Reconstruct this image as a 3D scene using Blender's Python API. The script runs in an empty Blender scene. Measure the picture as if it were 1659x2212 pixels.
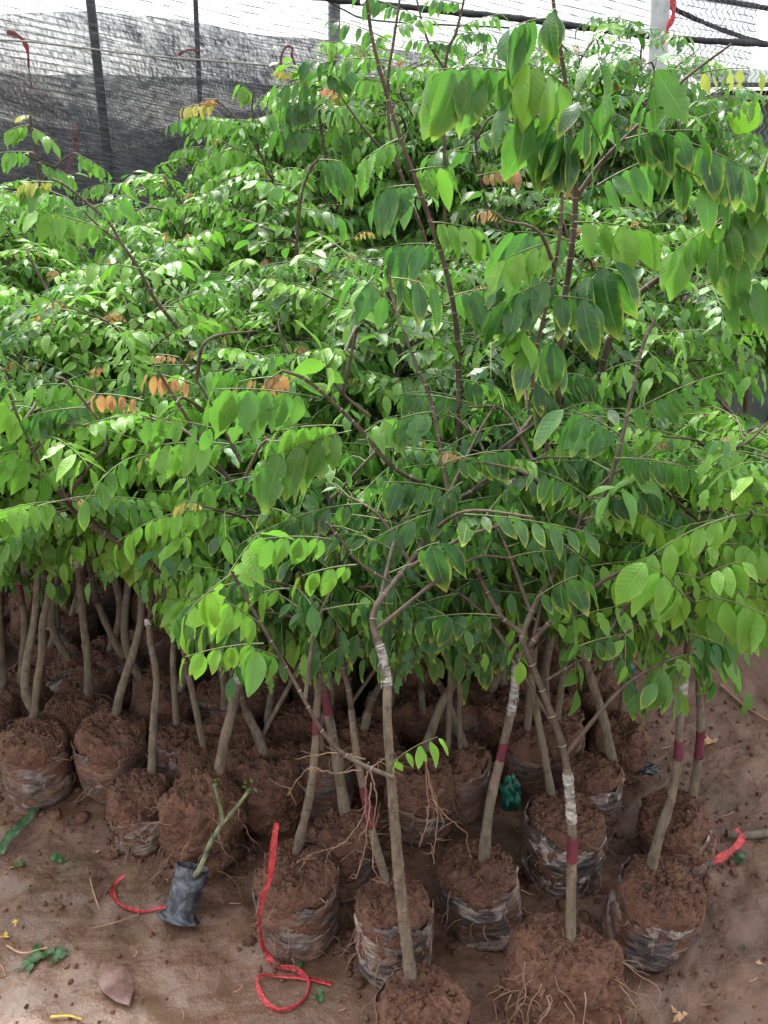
import bpy, math, random
import numpy as np
from mathutils import Vector, Matrix, noise as mn
R = math.radians
random.seed(7); RNG = np.random.default_rng(7)
C = bpy.context.scene.collection
SC = bpy.context.scene

# ------------------------------------------------------------------ camera, sky, sun, exposure
CAMH = 1.5; PITCH = R(20); PW, PH, PF = 1659.0, 2212.0, 1703.0
cd = bpy.data.cameras.new('camera'); cam = bpy.data.objects.new('camera', cd); C.objects.link(cam)
cam.location = (0, 0, CAMH); cam.rotation_euler = (R(90) - PITCH, 0, 0)
cd.sensor_fit = 'VERTICAL'; cd.sensor_height = 24; cd.lens = 24 * PF / PH
cd.clip_start = 0.02; cd.clip_end = 500
SC.camera = cam
w = bpy.data.worlds.new('World'); SC.world = w; w.use_nodes = True
nt = w.node_tree; bg = nt.nodes['Background']
SUN_EL, SUN_AZ = R(58), R(-28)          # azimuth from +Y towards +X
sky = nt.nodes.new('ShaderNodeTexSky'); sky.sky_type = 'NISHITA'; sky.sun_disc = False
sky.sun_elevation = SUN_EL; sky.sun_rotation = SUN_AZ; sky.dust_density = 4; sky.air_density = 1.5
hs = nt.nodes.new('ShaderNodeHueSaturation'); hs.inputs['Saturation'].default_value = 0.22
nt.links.new(sky.outputs[0], hs.inputs['Color']); nt.links.new(hs.outputs[0], bg.inputs[0])
bg.inputs[1].default_value = 0.105
sd = bpy.data.lights.new('sun', 'SUN'); sd.energy = 1.5; sd.angle = R(14); sd.color = (1, .97, .9)
sun = bpy.data.objects.new('sun', sd); C.objects.link(sun)
sv = Vector((math.sin(SUN_AZ) * math.cos(SUN_EL), math.cos(SUN_AZ) * math.cos(SUN_EL), math.sin(SUN_EL)))
sun.rotation_euler = sv.to_track_quat('Z', 'Y').to_euler(); sun.location = (0, 0, 10)
SC.view_settings.view_transform = 'Standard'; SC.view_settings.look = 'None'
SC.view_settings.exposure = 2.42; SC.view_settings.gamma = 1
SC.render.engine = 'CYCLES'
SC.cycles.max_bounces = 6; SC.cycles.transparent_max_bounces = 12
SC.cycles.diffuse_bounces = 2; SC.cycles.glossy_bounces = 2; SC.cycles.transmission_bounces = 3
SC.render.resolution_x = 768; SC.render.resolution_y = 1024

# ------------------------------------------------------------------ picture <-> place
cp, sp = math.cos(PITCH), math.sin(PITCH)
def ray(x, y):
    a = (x - PW / 2) / PF; b = (y - PH / 2) / PF
    return np.array([a, cp - b * sp, -sp - b * cp])
def onz(x, y, z=0.0):
    d = ray(x, y); t = (z - CAMH) / d[2]; return np.array([0, 0, CAMH]) + d * t
def onY(x, y, Y):
    d = ray(x, y); return np.array([0, 0, CAMH]) + d * (Y / d[1])
def proj(p):
    q = p - np.array([0, 0, CAMH]); f = q[1] * cp - q[2] * sp; u = q[1] * sp + q[2] * cp
    return PW / 2 + PF * q[0] / f, PH / 2 - PF * u / f, f
def nrm(v):
    return v / (np.linalg.norm(v) + 1e-9)

# ------------------------------------------------------------------ mesh builder
class MB:
    def __init__(s): s.V = []; s.F = []; s.M = []; s.U = []; s.T = []; s.n = 0
    def add(s, V, F, mat=0, uv=None, tint=(0, .5, 0, 0)):
        V = np.asarray(V, float); F = np.asarray(F, int)
        s.V.append(V); s.F.append(F + s.n); s.M.append(np.full(len(F), mat)); s.n += len(V)
        s.U.append(np.zeros((len(V), 2)) if uv is None else uv)
        t = np.asarray(tint, float); s.T.append(np.tile(t, (len(V), 1)) if t.ndim == 1 else t)
    def tube(s, pts, rad, seg=8, mat=0, cap=True, tint=(0, .5, 0, 0), wob=0.0):
        P = np.asarray(pts, float); n = len(P); rad = np.broadcast_to(np.asarray(rad, float), (n,))
        T = np.gradient(P, axis=0); T /= np.linalg.norm(T, axis=1)[:, None] + 1e-9
        ref = np.array([1., 0, 0]) if abs(T[0][0]) < .8 else np.array([0, 1., 0])
        A = np.zeros_like(P); a = nrm(np.cross(T[0], ref))
        for i in range(n):
            a = nrm(a - T[i] * np.dot(a, T[i])); A[i] = a
        B = np.cross(T, A); th = np.arange(seg) * 2 * math.pi / seg
        rr = rad[:, None] * (1 + (RNG.uniform(-wob, wob, (n, seg)) if wob else 0))
        V = P[:, None] + rr[..., None] * (np.cos(th)[None, :, None] * A[:, None] + np.sin(th)[None, :, None] * B[:, None])
        V = V.reshape(-1, 3); i = np.arange(n - 1)[:, None] * seg; j = np.arange(seg)[None]; k = (j + 1) % seg
        F = np.stack([i + j, i + k, i + seg + k, i + seg + j], -1).reshape(-1, 4)
        uv = np.stack([np.tile(th / 6.283, n), np.repeat(np.linspace(0, 1, n), seg)], 1)
        s.add(V, F, mat, uv, tint)
        if cap:
            for e, m in ((0, -1), (n - 1, 1)):
                c = s.n - len(V) if False else None
                W = np.vstack([V[e * seg:(e + 1) * seg], P[e:e + 1] + T[e] * m * rad[e] * .35])
                jj = np.arange(seg); F2 = np.stack([jj, (jj + 1) % seg, np.full(seg, seg), np.full(seg, seg)], 1)
                s.add(W, F2[:, :3] if False else F2, mat, None, tint)
    def nodes(s, P, rad, gap=.04, mat=0):
        P = np.asarray(P); ds = np.concatenate([[0], np.cumsum(np.linalg.norm(np.diff(P, axis=0), axis=1))]); x = gap
        rad = np.broadcast_to(np.asarray(rad, float), (len(P),))
        while x < ds[-1] - .01:
            a = np.array([np.interp(x + e, ds, P[:, k]) for e in (-.0009, 0, .0009) for k in range(3)]).reshape(3, 3); r = np.interp(x, ds, rad)
            s.tube(a, [r * 1.0, r * 1.14 + .0004, r * 1.0], 9, mat, False); x += gap * RNG.uniform(.6, 1.5)
    def build(s, name, mats, parent=None, origin=(0, 0, 0), smooth=True):
        V = np.vstack(s.V) - np.asarray(origin, float); F = np.vstack(s.F)
        me = bpy.data.meshes.new(name)
        tri = F[:, 2] == F[:, 3]
        cnt = np.where(tri, 3, 4); st = np.concatenate([[0], np.cumsum(cnt)[:-1]])
        keep = np.ones_like(F, bool); keep[tri, 3] = False; L = F[keep]
        me.vertices.add(len(V)); me.vertices.foreach_set('co', V.ravel())
        me.loops.add(len(L)); me.loops.foreach_set('vertex_index', L)
        me.polygons.add(len(F)); me.polygons.foreach_set('loop_start', st); me.polygons.foreach_set('loop_total', cnt)
        me.polygons.foreach_set('material_index', np.concatenate(s.M))
        me.polygons.foreach_set('use_smooth', np.full(len(F), smooth))
        uvl = me.uv_layers.new(name='UVMap'); uvl.data.foreach_set('uv', np.vstack(s.U)[L].ravel())
        at = me.color_attributes.new('tint', 'FLOAT_COLOR', 'POINT'); at.data.foreach_set('color', np.vstack(s.T).ravel())
        me.update(calc_edges=True); me.validate()
        for m in (mats if isinstance(mats, (list, tuple)) else [mats]): me.materials.append(m)
        o = bpy.data.objects.new(name, me); C.objects.link(o)
        if parent: o.parent = parent
        else: o.location = origin
        return o
def empty(name, loc, label, cat, group=None):
    o = bpy.data.objects.new(name, None); C.objects.link(o); o.location = loc
    o.empty_display_size = .05; o['label'] = label; o['category'] = cat
    if group: o['group'] = group
    return o
def tag(o, label=None, cat=None, group=None, kind=None):
    for k, v in (('label', label), ('category', cat), ('group', group), ('kind', kind)):
        if v: o[k] = v
    return o
def smooth_path(P, k=6):
    P = np.asarray(P, float); out = []
    Q = np.vstack([2 * P[0] - P[1], P, 2 * P[-1] - P[-2]])
    for i in range(1, len(Q) - 2):
        for t in np.linspace(0, 1, k, endpoint=False):
            a, b, c, d = Q[i - 1], Q[i], Q[i + 1], Q[i + 2]
            out.append(.5 * (2 * b + (c - a) * t + (2 * a - 5 * b + 4 * c - d) * t * t + (3 * b - a - 3 * c + d) * t ** 3))
    out.append(P[-1]); return np.array(out)

# ------------------------------------------------------------------ materials
def newmat(name):
    m = bpy.data.materials.new(name); m.use_nodes = True; n = m.node_tree
    for x in list(n.nodes): n.nodes.remove(x)
    return m, n
class G:   # tiny node helper
    def __init__(s, n): s.n = n
    def N(s, t, **k):
        x = s.n.nodes.new(t)
        for a, b in k.items(): setattr(x, a, b)
        return x
    def L(s, a, b): s.n.links.new(a, b)
    def inp(s, node, name, v):
        if hasattr(v, 'links') or hasattr(v, 'is_linked'): s.L(v, node.inputs[name])
        else: node.inputs[name].default_value = v
    def math(s, op, a, b=0.0, c=0.0, clamp=False):
        x = s.N('ShaderNodeMath', operation=op); x.use_clamp = clamp
        s.inp(x, 0, a); s.inp(x, 1, b); s.inp(x, 2, c); return x.outputs[0]
    def mix(s, f, a, b):
        x = s.N('ShaderNodeMix', data_type='RGBA'); s.inp(x, 0, f); s.inp(x, 6, a); s.inp(x, 7, b); return x.outputs[2]
    def noise(s, vec, scale, detail=4, rough=.55, dist=0):
        x = s.N('ShaderNodeTexNoise'); s.inp(x, 'Scale', scale); s.inp(x, 'Detail', detail); s.inp(x, 'Roughness', rough); s.inp(x, 'Distortion', dist)
        if vec is not None: s.L(vec, x.inputs['Vector'])
        return x.outputs[0]
    def rng(s, v, a, b, c=0, d=1):
        x = s.N('ShaderNodeMapRange'); s.inp(x, 0, v); s.inp(x, 1, a); s.inp(x, 2, b); s.inp(x, 3, c); s.inp(x, 4, d); return x.outputs[0]
    def map(s, vec, scale=(1, 1, 1), loc=(0, 0, 0)):
        x = s.N('ShaderNodeMapping'); s.L(vec, x.inputs[0]); x.inputs['Scale'].default_value = scale; s.inp(x, 'Location', loc); return x.outputs[0]
    def princ(s, col, rough, bump=None, bstr=.5, bdist=.01, spec=.5, **k):
        p = s.N('ShaderNodeBsdfPrincipled'); s.inp(p, 'Base Color', col); s.inp(p, 'Roughness', rough); s.inp(p, 'Specular IOR Level', spec)
        for a, b in k.items(): s.inp(p, a, b)
        if bump is not None:
            bn = s.N('ShaderNodeBump'); s.inp(bn, 'Strength', bstr); s.inp(bn, 'Distance', bdist); s.L(bump, bn.inputs['Height']); s.L(bn.outputs[0], p.inputs['Normal'])
        return p
    def out(s, sh):
        o = s.N('ShaderNodeOutputMaterial'); s.L(sh, o.inputs[0])
def rgba(r, g, b): return (r, g, b, 1)

def mat_leaf():
    m, n = newmat('leaf'); g = G(n)
    uv = g.N('ShaderNodeUVMap').outputs[0]; sx = g.N('ShaderNodeSeparateXYZ'); g.L(uv, sx.inputs[0])
    at = g.N('ShaderNodeAttribute', attribute_name='tint'); sc = g.N('ShaderNodeSeparateColor'); g.L(at.outputs['Color'], sc.inputs[0])
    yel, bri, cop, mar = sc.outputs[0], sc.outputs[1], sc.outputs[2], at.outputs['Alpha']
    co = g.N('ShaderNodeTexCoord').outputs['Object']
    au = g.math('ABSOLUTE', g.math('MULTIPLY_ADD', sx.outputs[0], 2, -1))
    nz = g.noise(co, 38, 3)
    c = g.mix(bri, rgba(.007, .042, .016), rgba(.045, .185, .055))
    c = g.mix(yel, c, rgba(.21, .40, .022))
    c = g.mix(g.math('MULTIPLY', g.rng(nz, .45, .75), .35), c, rgba(.10, .23, .03))
    # yellowing margin towards the tip
    edge = g.math('MULTIPLY', g.rng(g.math('ADD', au, g.math('MULTIPLY', nz, .45)), .95, 1.22), g.rng(sx.outputs[1], .25, .75))
    edge = g.math('MAXIMUM', edge, g.math('MULTIPLY', g.rng(sx.outputs[1], .78, .97), .8))
    c = g.mix(g.math('MULTIPLY', edge, g.math('MULTIPLY', mar, g.rng(nz, .25, .6, .4, 1)), 0, True), c, rgba(.46, .50, .06))
    # midrib and side veins
    rib = g.rng(au, .03, .075, 1, 0)
    c = g.mix(g.math('MULTIPLY', rib, .45), c, rgba(.20, .36, .07))
    vn = g.math('SINE', g.math('MULTIPLY', g.math('SUBTRACT', sx.outputs[1], g.math('MULTIPLY', au, .16)), 62))
    c = g.mix(g.math('MULTIPLY', g.rng(vn, .75, 1), .08), c, rgba(.16, .33, .05))
    copc = g.mix(g.rng(nz, .35, .65), rgba(.38, .16, .09), rgba(.42, .26, .10)); copc = g.mix(yel, copc, rgba(.52, .46, .14))
    c = g.mix(cop, c, copc)
    sp = g.rng(g.noise(co, 150, 2), .70, .74); c = g.mix(g.math('MULTIPLY', sp, g.rng(g.noise(co, 9, 2), .5, .6)), c, rgba(.13, .08, .03))
    dust = g.rng(g.noise(co, 22, 4, .7), .5, .75); c = g.mix(g.math('MULTIPLY', dust, .10), c, rgba(.22, .26, .17))
    h = g.math('ADD', g.math('MULTIPLY', vn, .05), g.math('ADD', g.math('MULTIPLY', nz, 1.0), g.math('MULTIPLY', rib, -.6)))
    p = g.princ(c, .43, h, .55, .004, .5)
    tr = g.N('ShaderNodeBsdfTranslucent'); g.L(g.mix(.5, c, g.mix(cop, rgba(.145, .45, .045), rgba(.6, .25, .08))), tr.inputs[0])
    ms = g.N('ShaderNodeMixShader'); ms.inputs[0].default_value = .36; g.L(p.outputs[0], ms.inputs[1]); g.L(tr.outputs[0], ms.inputs[2])
    g.out(ms.outputs[0]); return m
def mat_simple(name, col, rough=.6, var=.3, scale=30, bump=.3, bd=.004, spec=.4, col2=None):
    m, n = newmat(name); g = G(n); co = g.N('ShaderNodeTexCoord').outputs['Object']
    nz = g.noise(co, scale, 5)
    c = g.mix(g.rng(nz, .3, .7), rgba(*[x * (1 - var) for x in col]), rgba(*(col2 or [min(1, x * (1 + var)) for x in col])))
    g.out(g.princ(c, rough, nz, bump, bd, spec).outputs[0]); return m
def mat_bark(name, c1, c2, c3):
    m, n = newmat(name); g = G(n); co = g.N('ShaderNodeTexCoord').outputs['Object']
    v = g.map(co, (1, 1, .35)); a = g.noise(v, 60, 5, .7); b = g.noise(g.map(co, (1, 1, 3)), 55, 3); l = g.noise(co, 11, 3)
    c = g.mix(g.rng(a, .35, .65), rgba(*c1), rgba(*c2)); c = g.mix(g.rng(l, .5, .72), c, rgba(*c3))
    pit = g.rng(b, .62, .7); c = g.mix(g.math('MULTIPLY', pit, .5), c, rgba(.06, .04, .03))
    g.out(g.princ(c, .75, g.math('ADD', a, g.math('MULTIPLY', pit, .6)), .7, .004, .3).outputs[0]); return m
def mud_nodes(g, co, dark=1.0):
    a = g.noise(co, 14, 6, .62); b = g.noise(co, 75, 6, .7); l = g.noise(co, 3.2, 3)
    c = g.mix(g.rng(a, .3, .7), rgba(.115 * dark, .050 * dark, .031 * dark), rgba(.275 * dark, .132 * dark, .083 * dark))
    c = g.mix(g.math('MULTIPLY', g.rng(b, .35, .6, 1, 0), .45), c, rgba(.06 * dark, .032 * dark, .022 * dark))
    c = g.mix(g.math('MULTIPLY', g.rng(b, .6, .8), .4), c, rgba(.34 * dark, .19 * dark, .125 * dark))
    c = g.mix(g.math('MULTIPLY', g.rng(g.noise(co, 6.5, 3, .6), .52, .66), .35), c, rgba(.36 * dark, .205 * dark, .125 * dark))
    return c, a, b, l
def mat_soil():
    m, n = newmat('soil'); g = G(n); co = g.N('ShaderNodeTexCoord').outputs['Object']
    c, a, b, l = mud_nodes(g, co, .85)
    vo = g.N('ShaderNodeTexVoronoi'); g.L(co, vo.inputs[0]); vo.inputs['Scale'].default_value = 130; h = g.math('ADD', g.math('MULTIPLY', vo.outputs[0], -.5), g.math('ADD', g.math('MULTIPLY', b, .8), a))
    g.out(g.princ(c, .78, h, 1.0, .012, .3).outputs[0]); return m
def mat_ground():
    m, n = newmat('wet_mud'); g = G(n); co = g.N('ShaderNodeTexCoord').outputs['Object']
    c, a, b, l = mud_nodes(g, co, 1.05)
    c = g.mix(.42, c, rgba(.115, .076, .05)); c = g.mix(g.math('MULTIPLY', g.rng(g.noise(co, 1.7, 5, .65), .48, .62), .45), c, rgba(.085, .052, .036))
    wet = g.rng(g.noise(co, 2.1, 4, .6), .42, .62)
    sx = g.N('ShaderNodeSeparateXYZ'); g.L(co, sx.inputs[0])
    near = g.math('MULTIPLY', g.rng(sx.outputs[1], 1.1, 1.6, 1, .25), g.rng(sx.outputs[0], -.1, .3, 1, .35))
    wet = g.math('MULTIPLY', g.math('ADD', wet, .35, 0, True), near, 0, True)
    c = g.mix(g.math('MULTIPLY', wet, .4), c, g.mix(g.noise(co, 4.5, 4), rgba(.085, .045, .027), rgba(.17, .105, .072)))
    gr = g.rng(g.noise(co, 5.5, 3), .58, .75); c = g.mix(g.math('MULTIPLY', gr, .35), c, rgba(.08, .085, .04))
    c = g.mix(g.math('MULTIPLY', g.rng(l, .55, .7), .3), c, rgba(.30, .19, .14))
    ro = g.math('ADD', g.rng(wet, 0, 1, .5, .10), g.math('MULTIPLY', g.math('SUBTRACT', b, .5), .5), 0, True)
    h = g.math('ADD', g.math('MULTIPLY', b, .45), a)
    g.out(g.princ(c, ro, h, g.rng(wet, 0, 1, 1, .4), .012, g.rng(wet, 0, 1, .4, .6)).outputs[0]); return m
def mat_bag():
    m, n = newmat('muddy_film'); g = G(n); co = g.N('ShaderNodeTexCoord').outputs['Object']
    oi = g.N('ShaderNodeObjectInfo'); off = g.N('ShaderNodeCombineXYZ'); r = g.math('MULTIPLY', oi.outputs['Random'], 37); g.L(r, off.inputs[0]); g.L(r, off.inputs[2])
    v = g.map(co, (1, 1, 5), off.outputs[0]); v2 = g.map(co, (1, 1, 1.6), off.outputs[0])
    st = g.noise(v, 16, 5, .65, .8); big = g.noise(v2, 9, 4, .6); fi = g.noise(v, 70, 4)
    mud, a, b, l = mud_nodes(g, co, .85)
    film = g.mix(g.rng(st, .42, .6), rgba(.03, .025, .025), rgba(.11, .088, .08))
    film = g.mix(g.math('MULTIPLY', g.rng(big, .53, .63), g.rng(st, .36, .54)), film, rgba(.36, .275, .23))
    at = g.N('ShaderNodeAttribute', attribute_name='tint'); sc = g.N('ShaderNodeSeparateColor'); g.L(at.outputs['Color'], sc.inputs[0]); fa = g.math('MULTIPLY', sc.outputs[0], .13)
    bl = g.noise(g.map(co, (1, 1, 1.2), off.outputs[0]), 11, 4, .6, .6); film = g.mix(g.math('MULTIPLY', g.rng(bl, .54, .58), g.math('MULTIPLY', sc.outputs[0], 1.1, 0, True)), film, g.mix(g.rng(fi, .4, .65), rgba(.46, .35, .30), rgba(.20, .16, .15)))
    f = g.math('MULTIPLY', g.rng(g.math('SUBTRACT', g.math('ADD', g.noise(g.map(co, (1, 1, 1), off.outputs[0]), 13, 4, .6), g.math('MULTIPLY', fi, .35)), g.math('MULTIPLY', fa, -1)), .67, .78, 1, 0), 1)
    f = g.math('MAXIMUM', f, g.rng(g.math('SUBTRACT', fi, g.math('MULTIPLY', fa, .6)), .52, .66))
    # thin film of mud by object: some bags are browner
    f2 = g.math('MULTIPLY', f, g.rng(oi.outputs['Random'], 0, 1, .82, 1))
    c = g.mix(f2, film, mud)
    ro = g.rng(f2, 0, 1, .32, .72)
    h = g.math('ADD', g.math('MULTIPLY', st, 1.2), g.math('MULTIPLY', b, .35))
    g.out(g.princ(c, ro, h, .8, .010, .5).outputs[0]); return m
def mat_film(name, dark, light, sc=25, rough=.28, a=.45, b=.62):
    m, n = newmat(name); g = G(n); co = g.N('ShaderNodeTexCoord').outputs['Object']
    st = g.noise(co, sc, 5, .6, 1.5)
    g.out(g.princ(g.mix(g.rng(st, a, b), rgba(*dark), rgba(*light)), rough, st, .8, .006, .5).outputs[0]); return m
def mat_tape():
    m, n = newmat('clear_tape'); g = G(n); co = g.N('ShaderNodeTexCoord').outputs['Object']
    st = g.noise(g.map(co, (1, 1, 2.2)), 38, 3, .55, .8)
    p = g.princ(g.mix(g.rng(st, .40, .62), rgba(.10, .085, .07), rgba(.38, .375, .34)), .3, st, .8, .003)
    g.out(p.outputs[0]); return m
def mat_net(name, dens, tint=(.022, .022, .026)):
    m, n = newmat(name); g = G(n)
    uv = g.N('ShaderNodeUVMap').outputs[0]; sx = g.N('ShaderNodeSeparateXYZ'); g.L(uv, sx.inputs[0])
    U, V = sx.outputs[0], sx.outputs[1]
    row = g.math('MULTIPLY', V, 34.0); fr = g.math('FRACT', row); rid = g.math('FLOOR', row)
    line = g.rng(g.math('ABSOLUTE', g.math('SUBTRACT', fr, .5)), .22, .44)
    cmb = g.N('ShaderNodeCombineXYZ'); g.L(g.math('ADD', g.math('MULTIPLY', U, 92), g.math('MULTIPLY', fr, .9)), cmb.inputs[0]); g.L(g.math('MULTIPLY', rid, 7.3), cmb.inputs[1]); g.L(g.math('MULTIPLY', fr, .8), cmb.inputs[2])
    sl = g.noise(cmb.outputs[0], 1.0, 2, .6)
    big = g.noise(g.map(uv, (.5, 2.2, 1)), 1.5, 4, .6); fine = g.noise(g.map(uv, (6, 60, 1)), 2.0, 3, .6)
    thr = g.math('ADD', dens, g.math('ADD', g.math('MULTIPLY', g.math('SUBTRACT', big, .5), .45), g.math('MULTIPLY', g.math('SUBTRACT', fine, .5), .35)))
    slit = g.rng(g.math('ADD', g.math('MULTIPLY', sl, .5), g.math('ADD', thr, .15)), .62, 1.10)
    a = g.math('MAXIMUM', g.math('MULTIPLY', line, g.rng(fine, .3, .6, .5, .95)), slit)
    c = g.mix(g.rng(fine, .45, .7), rgba(*tint), rgba(.11, .11, .125))
    p = g.princ(c, .5, None, spec=.4)
    t = g.N('ShaderNodeBsdfTransparent'); ms = g.N('ShaderNodeMixShader'); g.L(a, ms.inputs[0]); g.L(t.outputs[0], ms.inputs[1]); g.L(p.outputs[0], ms.inputs[2])
    g.out(ms.outputs[0]); return m

M = dict(leaf=mat_leaf(), soil=mat_soil(), ground=mat_ground(), bag=mat_bag(), tape=mat_tape())
M['bark'] = mat_bark('stock_bark', (.075, .055, .04), (.20, .155, .11), (.14, .125, .075))
M['twig'] = mat_bark('scion_bark', (.04, .028, .022), (.105, .07, .05), (.10, .085, .06))
M['stalk'] = mat_simple('leaf_stalk', (.10, .12, .045), .6, .4, 40)
M['paint'] = mat_simple('maroon_paint', (.10, .014, .026), .55, .35, 60)
M['node'] = mat_simple('pale_node_scar', (.26, .21, .155), .8, .3, 80)
M['root'] = mat_simple('root', (.25, .15, .10), .8, .45, 50)
M['red'] = mat_film('red_ribbon', (.38, .012, .018), (.72, .10, .11), 90, .35, .4, .7)
M['black'] = mat_film('black_film', (.008, .008, .01), (.07, .08, .10), 28, .22, .5, .7)
M['polybag'] = mat_film('black_polybag', (.018, .02, .026), (.20, .22, .25), 22, .35, .4, .75)
M['greenfilm'] = mat_film('green_film', (.004, .07, .045), (.03, .20, .14), 18, .3)
M['steel'] = mat_simple('galvanised_steel', (.42, .44, .46), .5, .2, 25, .2, .002)
M['wire'] = mat_simple('grey_wire', (.16, .16, .16), .5, .3, 30)
M['darkpole'] = mat_simple('dark_pole', (.035, .035, .04), .6, .3, 30)
M['rope'] = mat_simple('rope', (.25, .24, .22), .8, .3, 60)
M['scrap'] = mat_simple('green_leaf_scrap', (.03, .085, .025), .5, .5, 60)
M['yscrap'] = mat_simple('yellow_leaf_scrap', (.50, .33, .05), .6, .4, 60)
M['dry'] = mat_simple('dry_brown_leaf', (.16, .09, .075), .4, .4, 60)
M['tan'] = mat_simple('tan_dry_leaf', (.40, .23, .13), .7, .3, 50)
M['stick'] = mat_simple('stick_bark', (.26, .15, .09), .8, .3, 40)
M['net'] = mat_net('knit_net', .45); M['net2'] = mat_net('knit_net_dense', .56, (.035, .036, .044))
M['bundle'] = mat_simple('rolled_net', (.03, .03, .035), .7, .5, 50)
M['shed'] = mat_simple('shed_sheet', (.05, .07, .06), .7, .3, 8)
M['whitebar'] = mat_simple('white_paint', (.75, .75, .75), .6, .05, 10)
M['banana'] = mat_simple('broad_leaf', (.16, .42, .03), .4, .15, 12)

# ------------------------------------------------------------------ leaves
LK = 9
def leafprof(t, e=.8):
    s = np.sin(math.pi * np.power(t, e)); s = np.power(np.clip(s, 0, 1), .66)
    return s * (1 - .42 * np.power(t, 5))
def leaf(mb, p, d, wa, l, wid, tint, chew=0.0, curl=.25, fold=.25, mat=0, K=None):
    """one leaflet: a folded, curved blade with a pointed tip and, when chewed, a ragged outline"""
    K = K or (14 if chew > 0 else LK)
    t = np.linspace(0, 1, K); hw = leafprof(t, .9) * wid * .5; hw[0] = wid * .05; hw[-1] = wid * .015
    nn = nrm(np.cross(d, wa)); wl = hw.copy(); wr = hw.copy()
    if chew > 0:
        for a in (wl, wr):
            a *= 1 - chew * RNG.random(K) ** 1.3 * .75 * (t > .12)
            if RNG.random() < chew:
                k = RNG.integers(3, K - 2); a[k:k + RNG.integers(1, 3)] *= RNG.uniform(.1, .45)
            if RNG.random() < chew * .35:
                k = RNG.integers(K // 2, K - 2); a[k:] *= .15
    w0 = RNG.uniform(0, 6.28); wv = np.sin(t * 9 + w0) * wid * .05
    c = p + d * (t * l)[:, None] - nn * (curl * l * t * t)[:, None]
    Lf = c + wa * wl[:, None] + nn * (fold * wl + wv)[:, None]
    Rt = c - wa * wr[:, None] + nn * (fold * wr - wv)[:, None]
    V = np.stack([Lf, c, Rt], 1).reshape(-1, 3)
    i = np.arange(K - 1)[:, None] * 3; j = np.array([0, 1])[None]
    F = np.stack([i + j, i + j + 1, i + j + 4, i + j + 3], -1).reshape(-1, 4)
    uv = np.stack([np.stack([.5 - .5 * wl / (hw + 1e-6), np.full(K, .5), .5 + .5 * wr / (hw + 1e-6)], 1).ravel(), np.repeat(t, 3)], 1)
    mb.add(V, F, mat, uv, tint)
UP = np.array([0, 0, 1.])
def tintof(kind):
    r = RNG.random
    if kind == 'bright': return [.45 + .4 * r(), .8 + .2 * r(), 0, .35]
    if kind == 'lime': return [.7 + .3 * r(), .9, 0, .5]
    if kind == 'light': return [.22 + .55 * r(), .6 + .4 * r(), 0, .25 * r()]
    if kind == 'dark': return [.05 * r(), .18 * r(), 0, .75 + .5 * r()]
    if kind == 'copper': return [0, .5, .75 + .25 * r(), 0]
    if kind == 'cream': return [.55 + .45 * r(), .8, .55 + .3 * r(), 0]
    if kind == 'yellow': return [1, 1, .35 + .2 * r(), .8]
    return [.02 + .3 * r() ** 2, .02 + .6 * r(), 0, .2 + .6 * r()]
def frond(mb, base, d, L, n=10, ll=.07, droop=.5, kind='mid', chew=0.0, sag=.25, aspect=.43, wilt=0.0):
    d = nrm(np.asarray(d, float)); base = np.asarray(base, float)
    tt = np.linspace(0, 1, 7); P = base + d * (tt * L)[:, None] - UP * (sag * L * tt * tt)[:, None]
    mb.tube(P, np.linspace(.0016, .0007, 7), 4, 1, False)
    ft = tintof(kind); aspect *= RNG.uniform(.85, 1.15)
    for i in range(n + 1):
        t = 1.0 if i == n else .14 + .82 * (i // 2 * 2 + (i % 2) * .55) / max(n, 1)
        t = min(t, 1)
        p = base + d * t * L - UP * sag * L * t * t
        tg = nrm(d * L - UP * 2 * sag * L * t); side = nrm(np.cross(tg, UP) + 1e-4)
        s = 1 if i % 2 else -1
        dr = np.clip(droop + RNG.normal(0, .10), -.3, 1)
        if i == n: ld = nrm(tg + UP * -dr * .9)
        else: ld = nrm(side * s * (1 - max(dr, 0) * .82) + tg * .32 - UP * dr * 1.1 + RNG.normal(0, .08, 3))
        wa = tg if i < n else side
        wa = nrm(wa - ld * np.dot(wa, ld)); nn = np.cross(ld, wa)
        if nn[2] < 0: wa = -wa; nn = -nn
        a = RNG.normal(0, .33); wa = nrm(wa * math.cos(a) + nn * math.sin(a))
        l = ll * (.58 + .42 * t) * RNG.uniform(.76, 1.16)
        if i == n: l *= .82; ld = nrm(ld - UP * .8 * max(droop, 0)); wa = nrm(wa - ld * np.dot(wa, ld))
        if i < n and RNG.random() < .06: continue
        tn = [ft[0] * .7 + .3 * tintof(kind)[0], min(1, ft[1] * .6 + .4 * tintof(kind)[1]), ft[2], ft[3]]
        leaf(mb, p + ld * .003, ld, wa, l, l * aspect * RNG.uniform(.88, 1.15), tn, chew if RNG.random() < .75 else 0, RNG.uniform(.02, .48) + wilt, RNG.uniform(.05, .42))

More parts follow.
